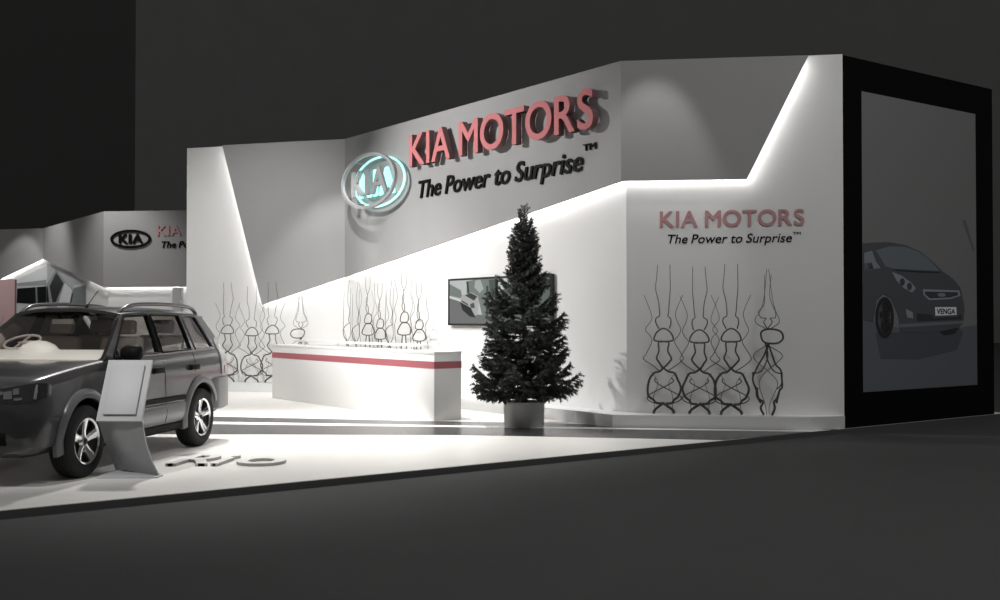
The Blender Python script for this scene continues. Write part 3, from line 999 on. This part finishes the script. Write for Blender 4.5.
ST = np.array([  # x, zb, ws, wm, wsh, wb, zside, zc
    [0.900, 0.46, 0.44, 0.50, 0.50, 0.46, 0.78, 0.80],
    [0.885, 0.38, 0.60, 0.665, 0.66, 0.62, 0.86, 0.885],
    [0.850, 0.31, 0.69, 0.765, 0.755, 0.71, 0.925, 0.955],
    [0.780, 0.28, 0.75, 0.825, 0.81, 0.77, 0.965, 0.995],
    [0.650, 0.26, 0.79, 0.865, 0.85, 0.80, 0.99, 1.025],
    [0.350, 0.26, 0.81, 0.880, 0.865, 0.81, 1.03, 1.07],
    [0.000, 0.26, 0.82, 0.885, 0.87, 0.815, 1.07, 1.105],
    [-0.30, 0.26, 0.82, 0.885, 0.875, 0.825, 1.10, 1.125],
    [-0.46, 0.26, 0.82, 0.885, 0.88, 0.835, 1.118, 1.125],
    [-0.52, 0.26, 0.82, 0.885, 0.88, 0.838, 1.122, 0.90],
    [-1.10, 0.26, 0.82, 0.888, 0.88, 0.842, 1.130, 0.86],
    [-1.70, 0.26, 0.82, 0.888, 0.88, 0.842, 1.137, 0.86],
    [-2.60, 0.27, 0.82, 0.885, 0.88, 0.840, 1.155, 0.90],
    [-3.10, 0.30, 0.80, 0.880, 0.875, 0.830, 1.165, 0.92],
    [-3.30, 0.33, 0.78, 0.872, 0.868, 0.820, 1.170, 0.95],
    [-3.36, 0.34, 0.77, 0.868, 0.864, 0.815, 1.172, 1.17],
    [-3.48, 0.38, 0.74, 0.840, 0.835, 0.780, 1.165, 1.165],
    [-3.56, 0.42, 0.68, 0.780, 0.775, 0.700, 1.130, 1.13],
    [-3.60, 0.50, 0.56, 0.660, 0.65, 0.560, 1.060, 1.06]])


def stat(x):
    xs = ST[::-1, 0]
    return [float(np.interp(x, xs, ST[::-1, k])) for k in range(1, 8)]


def half_ring(x):
    zb, ws, wm, wsh, wb, zs, zc = stat(x)
    hh = zs - zb
    open_top = zc < zs - 0.03
    pts = [(0, zb), (ws * 0.8, zb), (ws, zb + 0.05), (ws + (wm - ws) * 0.75, zb + 0.14 * hh), (wm, zb + 0.32 * hh), (wm + 0.003, zb + 0.50 * hh), (wsh + 0.003, zb + 0.70 * hh), ((wsh + wb) / 2 + 0.012, zb + 0.87 * hh), (wb, zs - 0.02)]
    if open_top: pts += [(wb - 0.02, zs), (wb - 0.06, zs), (wb - 0.075, zc + 0.02), (0.35, zc), (0, zc)]
    else: pts += [(wb - 0.02, zs - 0.004), (wb - 0.06, zs + 0.004), (wb * 0.75, zs + (zc - zs) * 0.55), (wb * 0.4, zs + (zc - zs) * 0.9), (0, zc)]
    return pts


xs_ = list(ST[:, 0])
stations = []
for i in range(len(xs_) - 1):
    n = max(1, int(abs(xs_[i + 1] - xs_[i]) / 0.12))
    stations += [xs_[i] + (xs_[i + 1] - xs_[i]) * k / n for k in range(n)]
stations.append(xs_[-1])
mb = MB()
rings = []
for x in stations:
    h = half_ring(x)
    full = [(cx(x), y, z) for y, z in h] + [(cx(x), -y, z) for y, z in h[-2:0:-1]]
    rings.append(full)
n = len(rings[0])
vs = [p for r in rings for p in r]
fs = []
for i in range(len(rings) - 1):
    for k in range(n):
        fs.append((i * n + k, i * n + (k + 1) % n, (i + 1) * n + (k + 1) % n, (i + 1) * n + k))
fs.append(tuple(range(n)))
fs.append(tuple((len(rings) - 1) * n + k for k in range(n - 1, -1, -1)))
mb.add(vs, fs)
body = mb.build('body', 'paint', car)
cut = MB()
for ax in (0.0, -2.625):
    for s in (1, -1):
        pr_ = [(0.0, s * 0.50), (0.405, s * 0.50), (0.405, s * 1.05), (0.0, s * 1.05)]
        b0 = len(cut.v)
        nseg = 40
        ring0 = [(cx(ax) + 0.405 * math.cos(2 * PI * k / nseg), s * 0.5, 0.37 + 0.405 * math.sin(2 * PI * k / nseg)) for k in range(nseg)]
        cut.prism(ring0, (0, s * 0.55, 0))
cutter = cut.build('cutter', 'trim', car)
bpy.context.view_layer.update()
bmod = body.modifiers.new('arches', 'BOOLEAN')
bmod.operation = 'DIFFERENCE'; bmod.solver = 'EXACT'; bmod.object = cutter
try: bmod.material_mode = 'TRANSFER'
except Exception: pass
dg = bpy.context.evaluated_depsgraph_get()
nm = bpy.data.meshes.new_from_object(body.evaluated_get(dg))
body.modifiers.clear()
body.data = nm
bpy.data.objects.remove(cutter)
nm.shade_smooth(); nm.set_sharp_from_angle(angle=math.radians(32))


def side_y(x, z):
    h = half_ring(x)[2:10]
    return float(np.interp(z, [p[1] for p in h], [p[0] for p in h]))


# wheel-arch flares and sills in grey cladding
for s in (1, -1):
    for ax, x_lo in ((0.0, 0), (-2.625, 0)):
        rows = []
        for k in range(33):
            t = math.radians((-14 + 208 * k / 32) if ax == 0 else (-14 + 186 * k / 32))
            row = []
            for r, o_ in ((0.40, 0.0), (0.402, 0.028), (0.45, 0.030), (0.49, 0.012), (0.497, -0.02)):
                x = ax + r * math.cos(t); z = 0.37 + r * math.sin(t)
                row.append((cx(x), s * (min(side_y(x, max(z, 0.40)), 0.886) + o_), z))
            rows.append(row)
        mb = MB(); mb.grid(rows); mb.build('arch_flare', 'clad', car, smooth=50)
    # lower door cladding and black sill
    xa, xb = -0.47, -2.15
    rows = []
    for k in range(15):
        x = xa + (xb - xa) * k / 14
        rows.append([(cx(x), s * (side_y(x, z) + o_), z) for z, o_ in ((0.345, 0.01), (0.36, 0.024), (0.47, 0.026), (0.565, 0.022), (0.585, 0.0))])
    mb = MB(); mb.grid(rows); mb.build('door_cladding', 'clad', car, smooth=50)
    rows = []
    for k in range(15):
        x = xa + (xb - xa) * k / 14
        rows.append([(cx(x), s * (side_y(x, max(z, .31)) + o_), z) for z, o_ in ((0.60, 0.0), (0.605, 0.025), (0.655, 0.025), (0.66, 0.0))])
    mb = MB(); mb.grid(rows); mb.build('side_moulding', 'trim', car)
    rows = []
    for k in range(15):
        x = xa + (xb - xa) * k / 14
        rows.append([(cx(x), s * y, z) for y, z in ((0.70, 0.245), (0.83, 0.25), (0.87, 0.28), (0.872, 0.34), (0.84, 0.35))])
    mb = MB(); mb.grid(rows); mb.build('sill', 'trim', car)
    # door gaps
    for xg, z0, z1 in ((-0.56, 0.36, 1.10), (-1.68, 0.36, 1.13), (-2.47, 0.90, 1.14)):
        mb = MB(); mb.tube([(cx(xg), s * (side_y(xg, z0 + (z1 - z0) * k / 10) + (0.024 if z0 + (z1 - z0) * k / 10 < .57 else 0.0005)), z0 + (z1 - z0) * k / 10) for k in range(11)], 0.0035, 4); mb.build('door_gap', 'trim', car)
    # handles
    for xh in (-1.50, -2.42):
        mb = MB(); yh = side_y(xh, 0.975)
        mb.box(cx(xh) - 0.11, cx(xh) + 0.11, s * (yh + 0.016) - 0.025, s * (yh + 0.016) + 0.025, 0.935, 1.0)
        bevel(mb.build('door_handle', 'trim', car), 0.012)
    # rear quarter bumper cladding and tail lamps
    rows = []
    for x in (-2.93, -3.0, -3.06, -3.12, -3.3, -3.42, -3.5, -3.565, -3.61, -3.625, -3.63):
        zb, ws, wm, wsh, wb, zs, zc = stat(max(x, -3.60))
        yy = wm + 0.028 * min(1, max(0, (-2.94 - x) / 0.12)) if x > -3.61 else (0.5 if x > -3.628 else 0.0)
        rows.append([(cx(x), s * (yy - d), z) for z, d in ((0.40, 0.06), (0.43, 0.0), (0.60, 0.0), (0.80, 0.0), (0.835, 0.05))])
    mb = MB(); mb.slab(rows, (0, -s * 0.06, 0)); mb.build('rear_bumper', 'clad', car, smooth=45)
    rows = []
    for x in (-3.24, -3.32, -3.40, -3.48, -3.54, -3.575):
        zt = 1.30 if x < -3.3 else 1.24
        rows.append([(cx(x + 0.10 * max(0, z - 1.1)), s * (side_y(x, min(z, 1.12)) + 0.014 - max(0, z - 1.12) * 0.5), z) for z in (0.84, 0.93, 1.02, 1.1, 1.16, zt)])
    mb = MB(); mb.slab(rows, (0, -s * 0.05, 0)); tl = mb.build('tail_lamp', 'tail', car, smooth=45)
    rows = [[(p[0], p[1] + s * 0.006, p[2]) for p in (r[0], r[1], (r[1][0], r[1][1], 0.95))] for r in rows[1:]]
    mb = MB(); mb.grid(rows); mb.build('red_lens', 'tail_red', tl, smooth=45)
    # head lamp wrapping the corner
    path = [(0.893, 0.36), (0.888, 0.50), (0.880, 0.62), (0.858, 0.71), (0.815, 0.775), (0.745, 0.825), (0.65, 0.862), (0.58, 0.872)]
    lo = [0.80, 0.79, 0.785, 0.785, 0.79, 0.80, 0.82, 0.845]; hi = [0.885, 0.905, 0.925, 0.94, 0.952, 0.96, 0.955, 0.935]
    rows = [[(cx(px_ + 0.016), s * (py_ + 0.012), l_ + (h_ - l_) * q) for q in (0, .25, .5, .75, 1)] for (px_, py_), l_, h_ in zip(path, lo, hi)]
    mb = MB(); mb.slab(rows, (-0.05, -s * 0.03, 0)); hl = mb.build('head_lamp', 'lens', car, smooth=40)
    for a_, b_, zl, zh in ((0.3, 1.3, 0.2, 0.5), (0.9, 1.7, 0.55, 0.8), (1.75, 2.5, 0.25, 0.75), (2.6, 3.2, 0.5, 0.85), (2.7, 3.5, 0.15, 0.3)):
        rows = []
        for q in np.linspace(a_, b_, 5):
            k0 = int(q); f_ = q - k0
            px_ = path[k0][0] * (1 - f_) + path[k0 + 1][0] * f_; py_ = path[k0][1] * (1 - f_) + path[k0 + 1][1] * f_
            l_ = lo[k0] * (1 - f_) + lo[k0 + 1] * f_; h_ = hi[k0] * (1 - f_) + hi[k0 + 1] * f_
            dip = 0.0 * math.sin(PI * (q - a_) / (b_ - a_))
            rows.append([(cx(px_ + 0.021 - dip * 0.3), s * (py_ + 0.014), l_ + (h_ - l_) * (zl + (zh - zl) * t_) + 1.6 * dip * (1 if t_ > 0.5 else -1)) for t_ in (0, 0.5, 1)])
        mb = MB(); mb.slab(rows, (-0.004, 0, 0)); mb.build('reflector', 'reflector', hl, smooth=30)
    mb = MB()
    mb.tube([(cx(0.775), s * 0.828, 0.815), (cx(0.765), s * 0.836, 0.88), (cx(0.755), s * 0.838, 0.945)], [0.012, 0.016, 0.01], 8)
    mb.build('marker_strip', 'reflector', hl, smooth=60)
    # side repeater
    mb = MB(); yr = side_y(0.52, 0.98) if False else side_y(-0.36, 0.86)
    mb.box(cx(-0.40), cx(-0.34), s * yr - 0.006, s * yr + 0.008, 0.845, 0.88); bevel(mb.build('side_repeater', 'tail', car), 0.003)
    # mirror
    mb = MB()
    mb.lathe([(0.0, -0.115), (0.055, -0.105), (0.082, -0.06), (0.088, 0.02), (0.08, 0.09), (0.05, 0.112), (0.0, 0.115)], 18, 'Y', Matrix.Translation((cx(-0.70), s * 0.99, 1.185)) @ Matrix.Diagonal((0.85, 1.0, 1.0, 1)))
    mi_ = mb.build('door_mirror', 'trim', car, smooth=50)
    mb = MB(); mb.tube([(cx(-0.68), s * 0.83, 1.13), (cx(-0.69), s * 0.93, 1.15)], 0.025, 8); mb.build('mirror_arm', 'trim', mi_, smooth=60)
    mb = MB(); mb.lathe([(0.0, 0.0), (0.065, 0.0), (0.068, 0.004)], 18, 'Y', Matrix.Translation((cx(-0.772), s * 0.99, 1.185)) @ Matrix.Rotation(PI / 2, 4, 'Z')); mb.build('mirror_glass', 'reflector', mi_, smooth=50)

# front bumper lower intake and grille
mb = MB()
rows = []
for y in np.linspace(-0.62, 0.62, 17):
    x = 0.905 - 0.10 * abs(y) ** 3
    rows.append([(cx(x - 0.0), y, 0.40), (cx(x + 0.012), y, 0.43), (cx(x + 0.012), y, 0.56 - 0.08 * abs(y)), (cx(x - 0.005), y, 0.58 - 0.08 * abs(y))])
mb.grid(rows); mb.build('air_intake', 'trim', car, smooth=50)
mb = MB()
rows = []
for k in range(25):
    y = -0.33 + 0.66 * k / 24
    rows.append([(cx(0.905), y, 0.70), (cx(0.915), y, 0.72), (cx(0.915), y, 0.85), (cx(0.90), y, 0.87)])
mb.grid(rows); gr = mb.build('grille', 'trim', car)
for zz in (0.74, 0.785, 0.83):
    mb = MB(); mb.tube([(cx(0.918), -0.31, zz), (cx(0.922), 0, zz), (cx(0.918), 0.31, zz)], 0.008, 6); mb.build('grille_bar', 'chrome', gr, smooth=60)
mb = MB(); mb.box(cx(0.915), cx(0.927), -0.26, 0.26, 0.565, 0.675); mb.build('number_plate', 'trim', car)


# greenhouse
def roof_z(x): return float(np.interp(-x, [1.05, 1.2, 1.5, 2.2, 2.9, 3.2, 3.3], [1.585, 1.60, 1.615, 1.618, 1.60, 1.575, 1.56]))
def belt_z(x): return stat(max(min(x, -0.5), -3.3))[5]
def roof_w(x): return float(np.interp(-x, [1.0, 1.3, 2.4, 3.0, 3.4], [0.615, 0.645, 0.645, 0.625, 0.59]))
def gh(x, v, s, inset=0.0):
    """point of the side glass surface: v 0 at the belt, 1 at the roof edge"""
    wb = stat(max(min(x, -0.46), -3.45))[4] - 0.012
    y = wb + (roof_w(x) - wb) * (0.85 * v + 0.15 * v * v) - inset
    z = belt_z(x) - 0.005 + (roof_z(x) - belt_z(x) + 0.005) * v
    return (cx(x), s * y, z)


def patch(mb, s, e0, e1, v0, v1, nu=6, nv=6, th=0.045, inset=0.0):
    """e0, e1: functions v -> x for the two edges"""
    rows = []
    for i in range(nv + 1):
        v = v0 + (v1 - v0) * i / nv
        rows.append([gh(e0(v) + (e1(v) - e0(v)) * k / nu, v, s, inset) for k in range(nu + 1)])
    mb.slab(rows, (0, -s * th, 0))


def ln(a, b): return lambda v: a + (b - a) * v


A_f = ln(-0.44, -1.16); A_r = ln(-0.62, -1.215)
B_f = ln(-1.62, -1.66); B_r = ln(-1.73, -1.74)
C_f = ln(-2.47, -2.44); C_r = ln(-2.60, -2.53)
D_f = ln(-3.13, -2.93); D_r = ln(-3.46, -3.22)
for s in (1, -1):
    mb = MB()
    patch(mb, s, A_f, A_r, 0.0, 1.0, 2)
    patch(mb, s, C_f, C_r, 0.06, 0.93, 2)
    patch(mb, s, D_f, D_r, 0.06, 0.93, 4)
    patch(mb, s, A_r, D_r, 0.93, 1.0, 20, 2)
    patch(mb, s, A_f, D_r, 0.0, 0.055, 24, 1)
    mb.build('side_frame', 'paint', car, smooth=35)
    mb = MB(); patch(mb, s, B_f, B_r, 0.05, 0.935, 2); mb.build('door_pillar', 'trim', car, smooth=35)
    for nm_, e0, e1, g_ in (('front_side_window', A_r, B_f, 'glass'), ('rear_side_window', B_r, C_f, 'glass_dark'), ('quarter_window', C_r, D_f, 'glass_dark')):
        mb = MB()
        rows = []
        for i in range(9):
            v = 0.05 + 0.885 * i / 8
            rows.append([gh(e0(v) + (e1(v) - e0(v)) * k / 8, v, s, 0.012) for k in range(9)])
        mb.grid(rows); wdw = mb.build(nm_, g_, car, smooth=60)
        loop = [gh(e0(0.055 + 0.875 * i / 8), 0.055 + 0.875 * i / 8, s, -0.002) for i in range(9)]
        loop += [gh(e1(0.93 - 0.875 * i / 8), 0.93 - 0.875 * i / 8, s, -0.002) for i in range(9)]
        mb = MB(); mb.tube(loop, 0.011, 5, closed=True); mb.build('window_seal', 'trim' if nm_ != 'quarter_window' else 'clad', wdw, smooth=60)
# windscreen and rear window
def front_glass(v, q):   # q from -1 to 1 across
    s = 1 if q >= 0 else -1
    e = gh(A_f(v), v, s)
    f = 1 - q * q
    return (e[0] + 0.11 * f * (1 - 0.4 * v), abs(q) * e[1], e[2] + 0.035 * f * v)
mb = MB(); mb.grid([[front_glass(v, q) for q in np.linspace(-0.985, 0.985, 17)] for v in np.linspace(0.0, 0.99, 9)]); mb.build('windscreen', 'glass', car, smooth=60)
def rear_glass(v, q):
    s = 1 if q >= 0 else -1
    e = gh(D_r(v), v, s)
    f = 1 - q * q
    return (e[0] - 0.05 * f, abs(q) * e[1], e[2] + 0.04 * f * v)
mb = MB(); mb.grid([[rear_glass(v, q) for q in np.linspace(-0.985, 0.985, 13)] for v in np.linspace(0.02, 0.98, 7)]); mb.build('rear_window', 'glass_dark', car, smooth=60)
# roof
rows = []
for x in np.linspace(-1.10, -3.24, 24):
    row = []
    for q in np.linspace(-1, 1, 17):
        xx = x
        if x > -1.3: xx = x + 0.09 * (1 - q * q) * (x + 1.3) / 0.2 - 0.05 * (abs(q) ** 2) * (x + 1.3) / 0.2
        wq = roof_w(x) + 0.012
        row.append((cx(xx), q * wq, roof_z(x) + 0.065 * (1 - abs(q) ** 2.6)))
    rows.append(row)
mb = MB(); mb.slab(rows, (0, 0, -0.035)); mb.build('roof', 'paint', car, smooth=40)
for s in (1, -1):
    pts = [(-1.18, 0.575, 1.60), (-1.32, 0.578, 1.665), (-1.55, 0.58, 1.70), (-2.2, 0.58, 1.712), (-2.8, 0.575, 1.695), (-3.02, 0.57, 1.665), (-3.15, 0.565, 1.60)]
    mb = MB(); mb.tube(spline([(cx(x), s * y, z) for x, y, z in pts], 6), 0.022, 8); mb.build('roof_rail', 'paint', car, smooth=60)
mb = MB(); mb.tube([(cx(-1.22), 0.18, 1.655), (cx(-1.235), 0.18, 1.675)], 0.018, 8); ae = mb.build('aerial_base', 'trim', car, smooth=60)
mb = MB(); mb.tube([(cx(-1.225), 0.18, 1.67), (cx(-1.42), 0.21, 1.86)], [0.006, 0.003], 6); mb.build('aerial_rod', 'trim', ae)

# interior
rows = []
for x, z in ((-0.44, 1.105), (-0.55, 1.15), (-0.72, 1.205), (-0.86, 1.215), (-0.94, 1.15), (-0.96, 0.9)):
    rows.append([(cx(x + 0.05 * (1 - abs(q))), q * 0.735, z) for q in np.linspace(-1, 1, 9)])
mb = MB(); mb.grid(rows); dash = mb.build('dashboard', 'cream', car, smooth=40)
mb = MB()
rows = []
for i in range(9):
    t = PI * i / 8
    rows.append([(cx(-0.74 + 0.13 * math.cos(p) * math.sin(t)), -0.08 - 0.24 * math.cos(t), 1.17 + 0.145 * math.sin(t) * max(0.0, math.sin(p))) for p in np.linspace(0, PI, 9)])
mb.grid(rows); mb.build('instrument_hood', 'cream', dash, smooth=60)
mb = MB(); Ty = Matrix.Translation((cx(-0.98), -0.42, 1.29)) @ Matrix.Rotation(math.radians(22), 4, 'Y')
mb.tube([Ty @ Vector((0.185 * math.cos(2 * PI * k / 28), 0.185 * math.sin(2 * PI * k / 28), 0)) for k in range(28)], 0.016, 8, closed=True)
for t in (0.0, PI, -PI / 2 + PI):
    mb.tube([Ty @ Vector((0.02 * math.cos(t), 0.02 * math.sin(t), 0)), Ty @ Vector((0.18 * math.cos(t), 0.18 * math.sin(t), 0))], 0.016, 6)
mb.tube([Ty @ Vector((0, 0, 0)), Ty @ Vector((0.04, 0, -0.22))], [0.05, 0.04], 10)
mb.build('steering_wheel', 'headliner', car, smooth=60)
mb = MB(); mb.box(cx(-1.20), cx(-1.17), -0.20, 0.05, 1.485, 1.54); bevel(mb.build('rear_view_mirror', 'cream', car), 0.012)
mb = MB()
mb.grid([[(cx(x), y, roof_z(x) + 0.02) for y in (-0.6, -0.3, 0, 0.3, 0.6)] for x in (-1.2, -2.0, -3.15)]); mb.build('headliner', 'headliner', car)
for x, y, lw in ((-1.55, 0.38, 0.24), (-1.55, -0.38, 0.24), (-2.45, 0.40, 0.28), (-2.45, -0.40, 0.28)):
    st = MB().box(cx(x) - 0.05, cx(x) + 0.42, y - lw, y + lw, 0.70, 0.88).build('seat', 'seat', car); bevel(st, 0.05, 3)
    Tb = Matrix.Translation((cx(x), y, 0.80)) @ Matrix.Rotation(math.radians(-12), 4, 'Y')
    sb = MB().box(-0.07, 0.07, -lw, lw, 0.0, 0.55, T=Tb).build('backrest', 'seat', st); bevel(sb, 0.05, 3)
    hr = MB().box(-0.05, 0.05, -0.14, 0.14, 0.58, 0.74, T=Tb).build('headrest', 'seat', st); bevel(hr, 0.04, 3)

# wheels
def wheel(ax, s):
    T = Matrix.Translation((cx(ax), s * 0.797, 0.351)) @ (Matrix.Identity(4) if s > 0 else Matrix.Rotation(PI, 4, 'Z'))
    mb = MB()
    mb.lathe([(0.225, -0.10), (0.30, -0.112), (0.335, -0.10), (0.350, -0.075), (0.350, 0.075), (0.335, 0.098), (0.30, 0.110), (0.245, 0.106), (0.222, 0.09), (0.222, -0.09)], 48, 'Y', T)
    tyre = mb.build('tyre', 'rubber', car, smooth=40)
    for gz in (-0.035, 0.0, 0.035):
        mb = MB(); mb.tube([T @ Vector((0.3495 * math.cos(2 * PI * k / 48), gz, 0.3495 * math.sin(2 * PI * k / 48))) for k in range(48)], 0.004, 4, closed=True); mb.build('tread_groove', 'trim', tyre)
    mb = MB(); mb.lathe([(0.0, 0.02), (0.215, 0.03)], 36, 'Y', T); mb.build('brake_disc', 'dark_metal', tyre)
    mb = MB()
    mb.lathe([(0.205, 0.06), (0.207, 0.098), (0.226, 0.108), (0.230, 0.10), (0.222, 0.0), (0.21, 0.0)], 48, 'Y', T, closed=True)
    mb.lathe([(0.0, 0.088), (0.035, 0.088), (0.06, 0.078), (0.075, 0.06), (0.07, 0.03)], 24, 'Y', T)
    for k in range(5):
        t = 2 * PI * k / 5 + PI / 2
        R_ = Matrix.Rotation(-t, 4, 'Y')
        sp = []
        for r, hw, y1 in ((0.04, 0.030, 0.080), (0.10, 0.036, 0.078), (0.16, 0.042, 0.088), (0.212, 0.052, 0.098)):
            sp.append([T @ (R_ @ Vector(p)) for p in ((r, y1 - 0.04, -hw), (r, y1 - 0.008, -hw), (r, y1, -hw * 0.55), (r, y1, hw * 0.55), (r, y1 - 0.008, hw), (r, y1 - 0.04, hw))])
        mb.grid(sp)
    mb.build('alloy_rim', 'chrome', tyre, smooth=35)
    mb = MB(); mb.lathe([(0.0, 0.096), (0.026, 0.094), (0.034, 0.086)], 20, 'Y', T); mb.build('hub_cap', 'dark_metal', tyre, smooth=50)


for ax in (0.0, -2.625):
    for s in (1, -1): wheel(ax, s)

# ------------------------------------------------------------------ neighbouring stand behind on the left
F0, F1, F2, F3 = (-7.0, 36.75), (-13.75, 37.6), (-18.85, 44.7), (-25.5, 46.7)
FR = Plane(F1, sub(F0, F1)); FV = Plane(F1, sub(F2, F1)); FL = Plane(F2, sub(F3, F2))
fw = offset_poly([F0, F1, F2, F3], 0.2); fb = offset_poly([F0, F1, F2, F3], 0.4)
mb = MB()
for i in range(3):
    mb.prism([(x, y, 0.0) for x, y in (fw[i], fw[i + 1], fb[i + 1], fb[i])], (0, 0, 5.24))
struct(mb.build('wall_neighbour', 'wall'))
ff = empty('fascia_panel', (F1[0], F1[1], 2.6))
tag(ff, 'grey folded fascia of the neighbouring stand, far left behind the car', 'fascia')
panel(FR, [(0, 5.25), (0, 2.61), (6.7, 2.64), (6.7, 5.25)], ff)
panel(FV, [(0, 5.25), (0, 2.61), (8.74, 3.99), (8.74, 5.25)], ff)
panel(FL, [(0, 5.25), (0, 3.99), (3.4, 2.68), (3.4, 5.25)], ff)
led(FR, 0.05, 2.61, 6.6, 2.64, ff, (0, 0, 0.06), -0.12)
led(FV, 0.05, 2.61, 2.4, 2.98, ff, (0, 0, 0.06), -0.12)  # strip added to brighten the white wall below this panel
led(FL, 0.05, 3.98, 3.3, 2.72, ff, (0, 0, 0.06), -0.12)
mb = MB(); mb.prism([FR.at(2.68, 0.001, 0.12), FR.at(2.96, 0.001, 0.12), FR.at(2.96, 0.001, 0.4), FR.at(2.68, 0.001, 0.4)], (0, 0, 2.58))
struct(mb.build('column_neighbour', 'plinth'))

o1 = sign('oval_emblem', FR, 1.0, 3.97, 'black oval emblem on the neighbouring stand, left of small red lettering', 'emblem')
to_local(oval_ring(FR, 1.0, 4.28, 0.735, 0.325, 0.085, 0.005, 0.05, 'ink'), o1)
mO = FR.mat(0, 0, 0.005)
lettering(o1, lambda: [put_glyph('letter', ch, mO, x, wd, 4.12, 0.33, 0.05, ['ink'], None, 0.05) for ch, x, wd in (('K', 0.57, 0.33), ('I', 0.93, 0.10), ('A', 1.06, 0.39))])
o2 = sign('wall_lettering', FR, 3.4, 4.38, 'small red lettering on the neighbouring stand, cut off by the white wall', 'sign')
lettering(o2, lambda: sign_line(None, 'KIA MOTORS', mO, 1.95, 5.25, 4.38, 0.345, 0.03, ['red_dim', 'pink_side'], 0.025))
o3 = sign('wall_lettering', FR, 3.4, 3.96, 'small black italic slogan on the neighbouring stand, beneath its red letters', 'sign')
lettering(o3, lambda: sign_line(None, 'The Power to Surprise', mO, 2.12, 5.35, 3.965, 0.225, 0.03, ['ink'], 0.014, 0.22, True, 'word'))

# folded picture of a silver car on the neighbouring stand
art.k = 1.0
FLW = Plane(fw[2], sub(F3, F2)); FVW = Plane(fw[1], sub(F2, F1))
pc = empty('wall_picture', tuple(FV.at(8.6, 1.8)))
tag(pc, 'large folded picture of a silver car in the wall corner above the parked car', 'picture')
LV = [('sheet', [(1.60, 3.10), (0.03, 3.72), (0.03, 1.6), (1.60, 1.6)], (196, 198, 200), 0.012),
      ('printed_body', [(1.60, 2.90), (0.03, 2.95), (0.03, 1.6), (1.60, 1.6)], (180, 183, 186), 0.018),
      ('printed_roof', [(1.60, 3.0), (0.785, 3.06), (0.036, 3.13), (0.033, 2.90), (1.60, 2.89)], (140, 143, 147), 0.024),
      ('printed_window', [(1.48, 2.78), (0.033, 2.86), (0.026, 2.10), (1.5, 2.18)], (9, 10, 11), 0.030),
      ('printed_window_bar', [(0.567, 2.83), (0.474, 2.835), (0.437, 2.125), (0.529, 2.13)], (44, 46, 48), 0.036)]
for nm_, p, c, o_ in LV: art(FLW, p, o_, c, pc, nm_)
VV = [('sheet', [(8.720, 3.80), (5.074, 3.27), (2.834, 2.84), (2.812, 1.6), (8.720, 1.6)], (172, 175, 178), 0.012),
      ('printed_backdrop', [(4.553, 2.684), (2.898, 2.743), (2.843, 1.6), (4.604, 1.6)], (118, 123, 125), 0.018),
      ('printed_beam', [(4.555, 2.788), (2.901, 2.86), (2.859, 2.782), (4.511, 2.712)], (206, 207, 208), 0.018),
      ('printed_body', [(8.702, 2.995), (8.445, 3.029), (7.225, 3.542), (5.810, 2.972), (4.624, 2.644), (4.474, 2.371), (4.748, 1.6), (8.702, 1.6)], (140, 143, 147), 0.024),
      ('printed_windscreen', [(7.142, 3.40), (5.991, 2.913), (7.192, 2.2), (7.676, 2.163), (8.222, 2.843)], (9, 10, 11), 0.030),
      ('printed_window', [(8.702, 2.86), (8.559, 2.87), (8.248, 2.12), (8.702, 2.11)], (9, 10, 11), 0.030),
      ('printed_bonnet', [(5.809, 2.942), (4.696, 2.625), (5.263, 1.7), (7.029, 1.9)], (205, 207, 209), 0.030),
      ('printed_head_lamp', [(4.693, 2.521), (4.548, 2.456), (4.897, 1.96), (5.160, 1.963)], (52, 54, 56), 0.036)]
for nm_, p, c, o_ in VV: art(FVW, p, o_, c, pc, nm_)

# rose partition at the far left
mb = MB(); mb.box(-19.0, -13.42, 30.0, 30.12, 0.001, 2.62)
rp = mb.build('display_partition', 'rose'); bevel(rp, 0.01)
tag(rp, 'dull rose partition board at the left edge, behind the car', 'partition')
wire_figure('A', Plane((-13.9, 29.95), (1, 0)), 0.0, 0.1, 'faint wire figure in front of the rose partition, left edge', None, 0.92, 'wire', wide=1.0, thick=0.8, z=0.0)
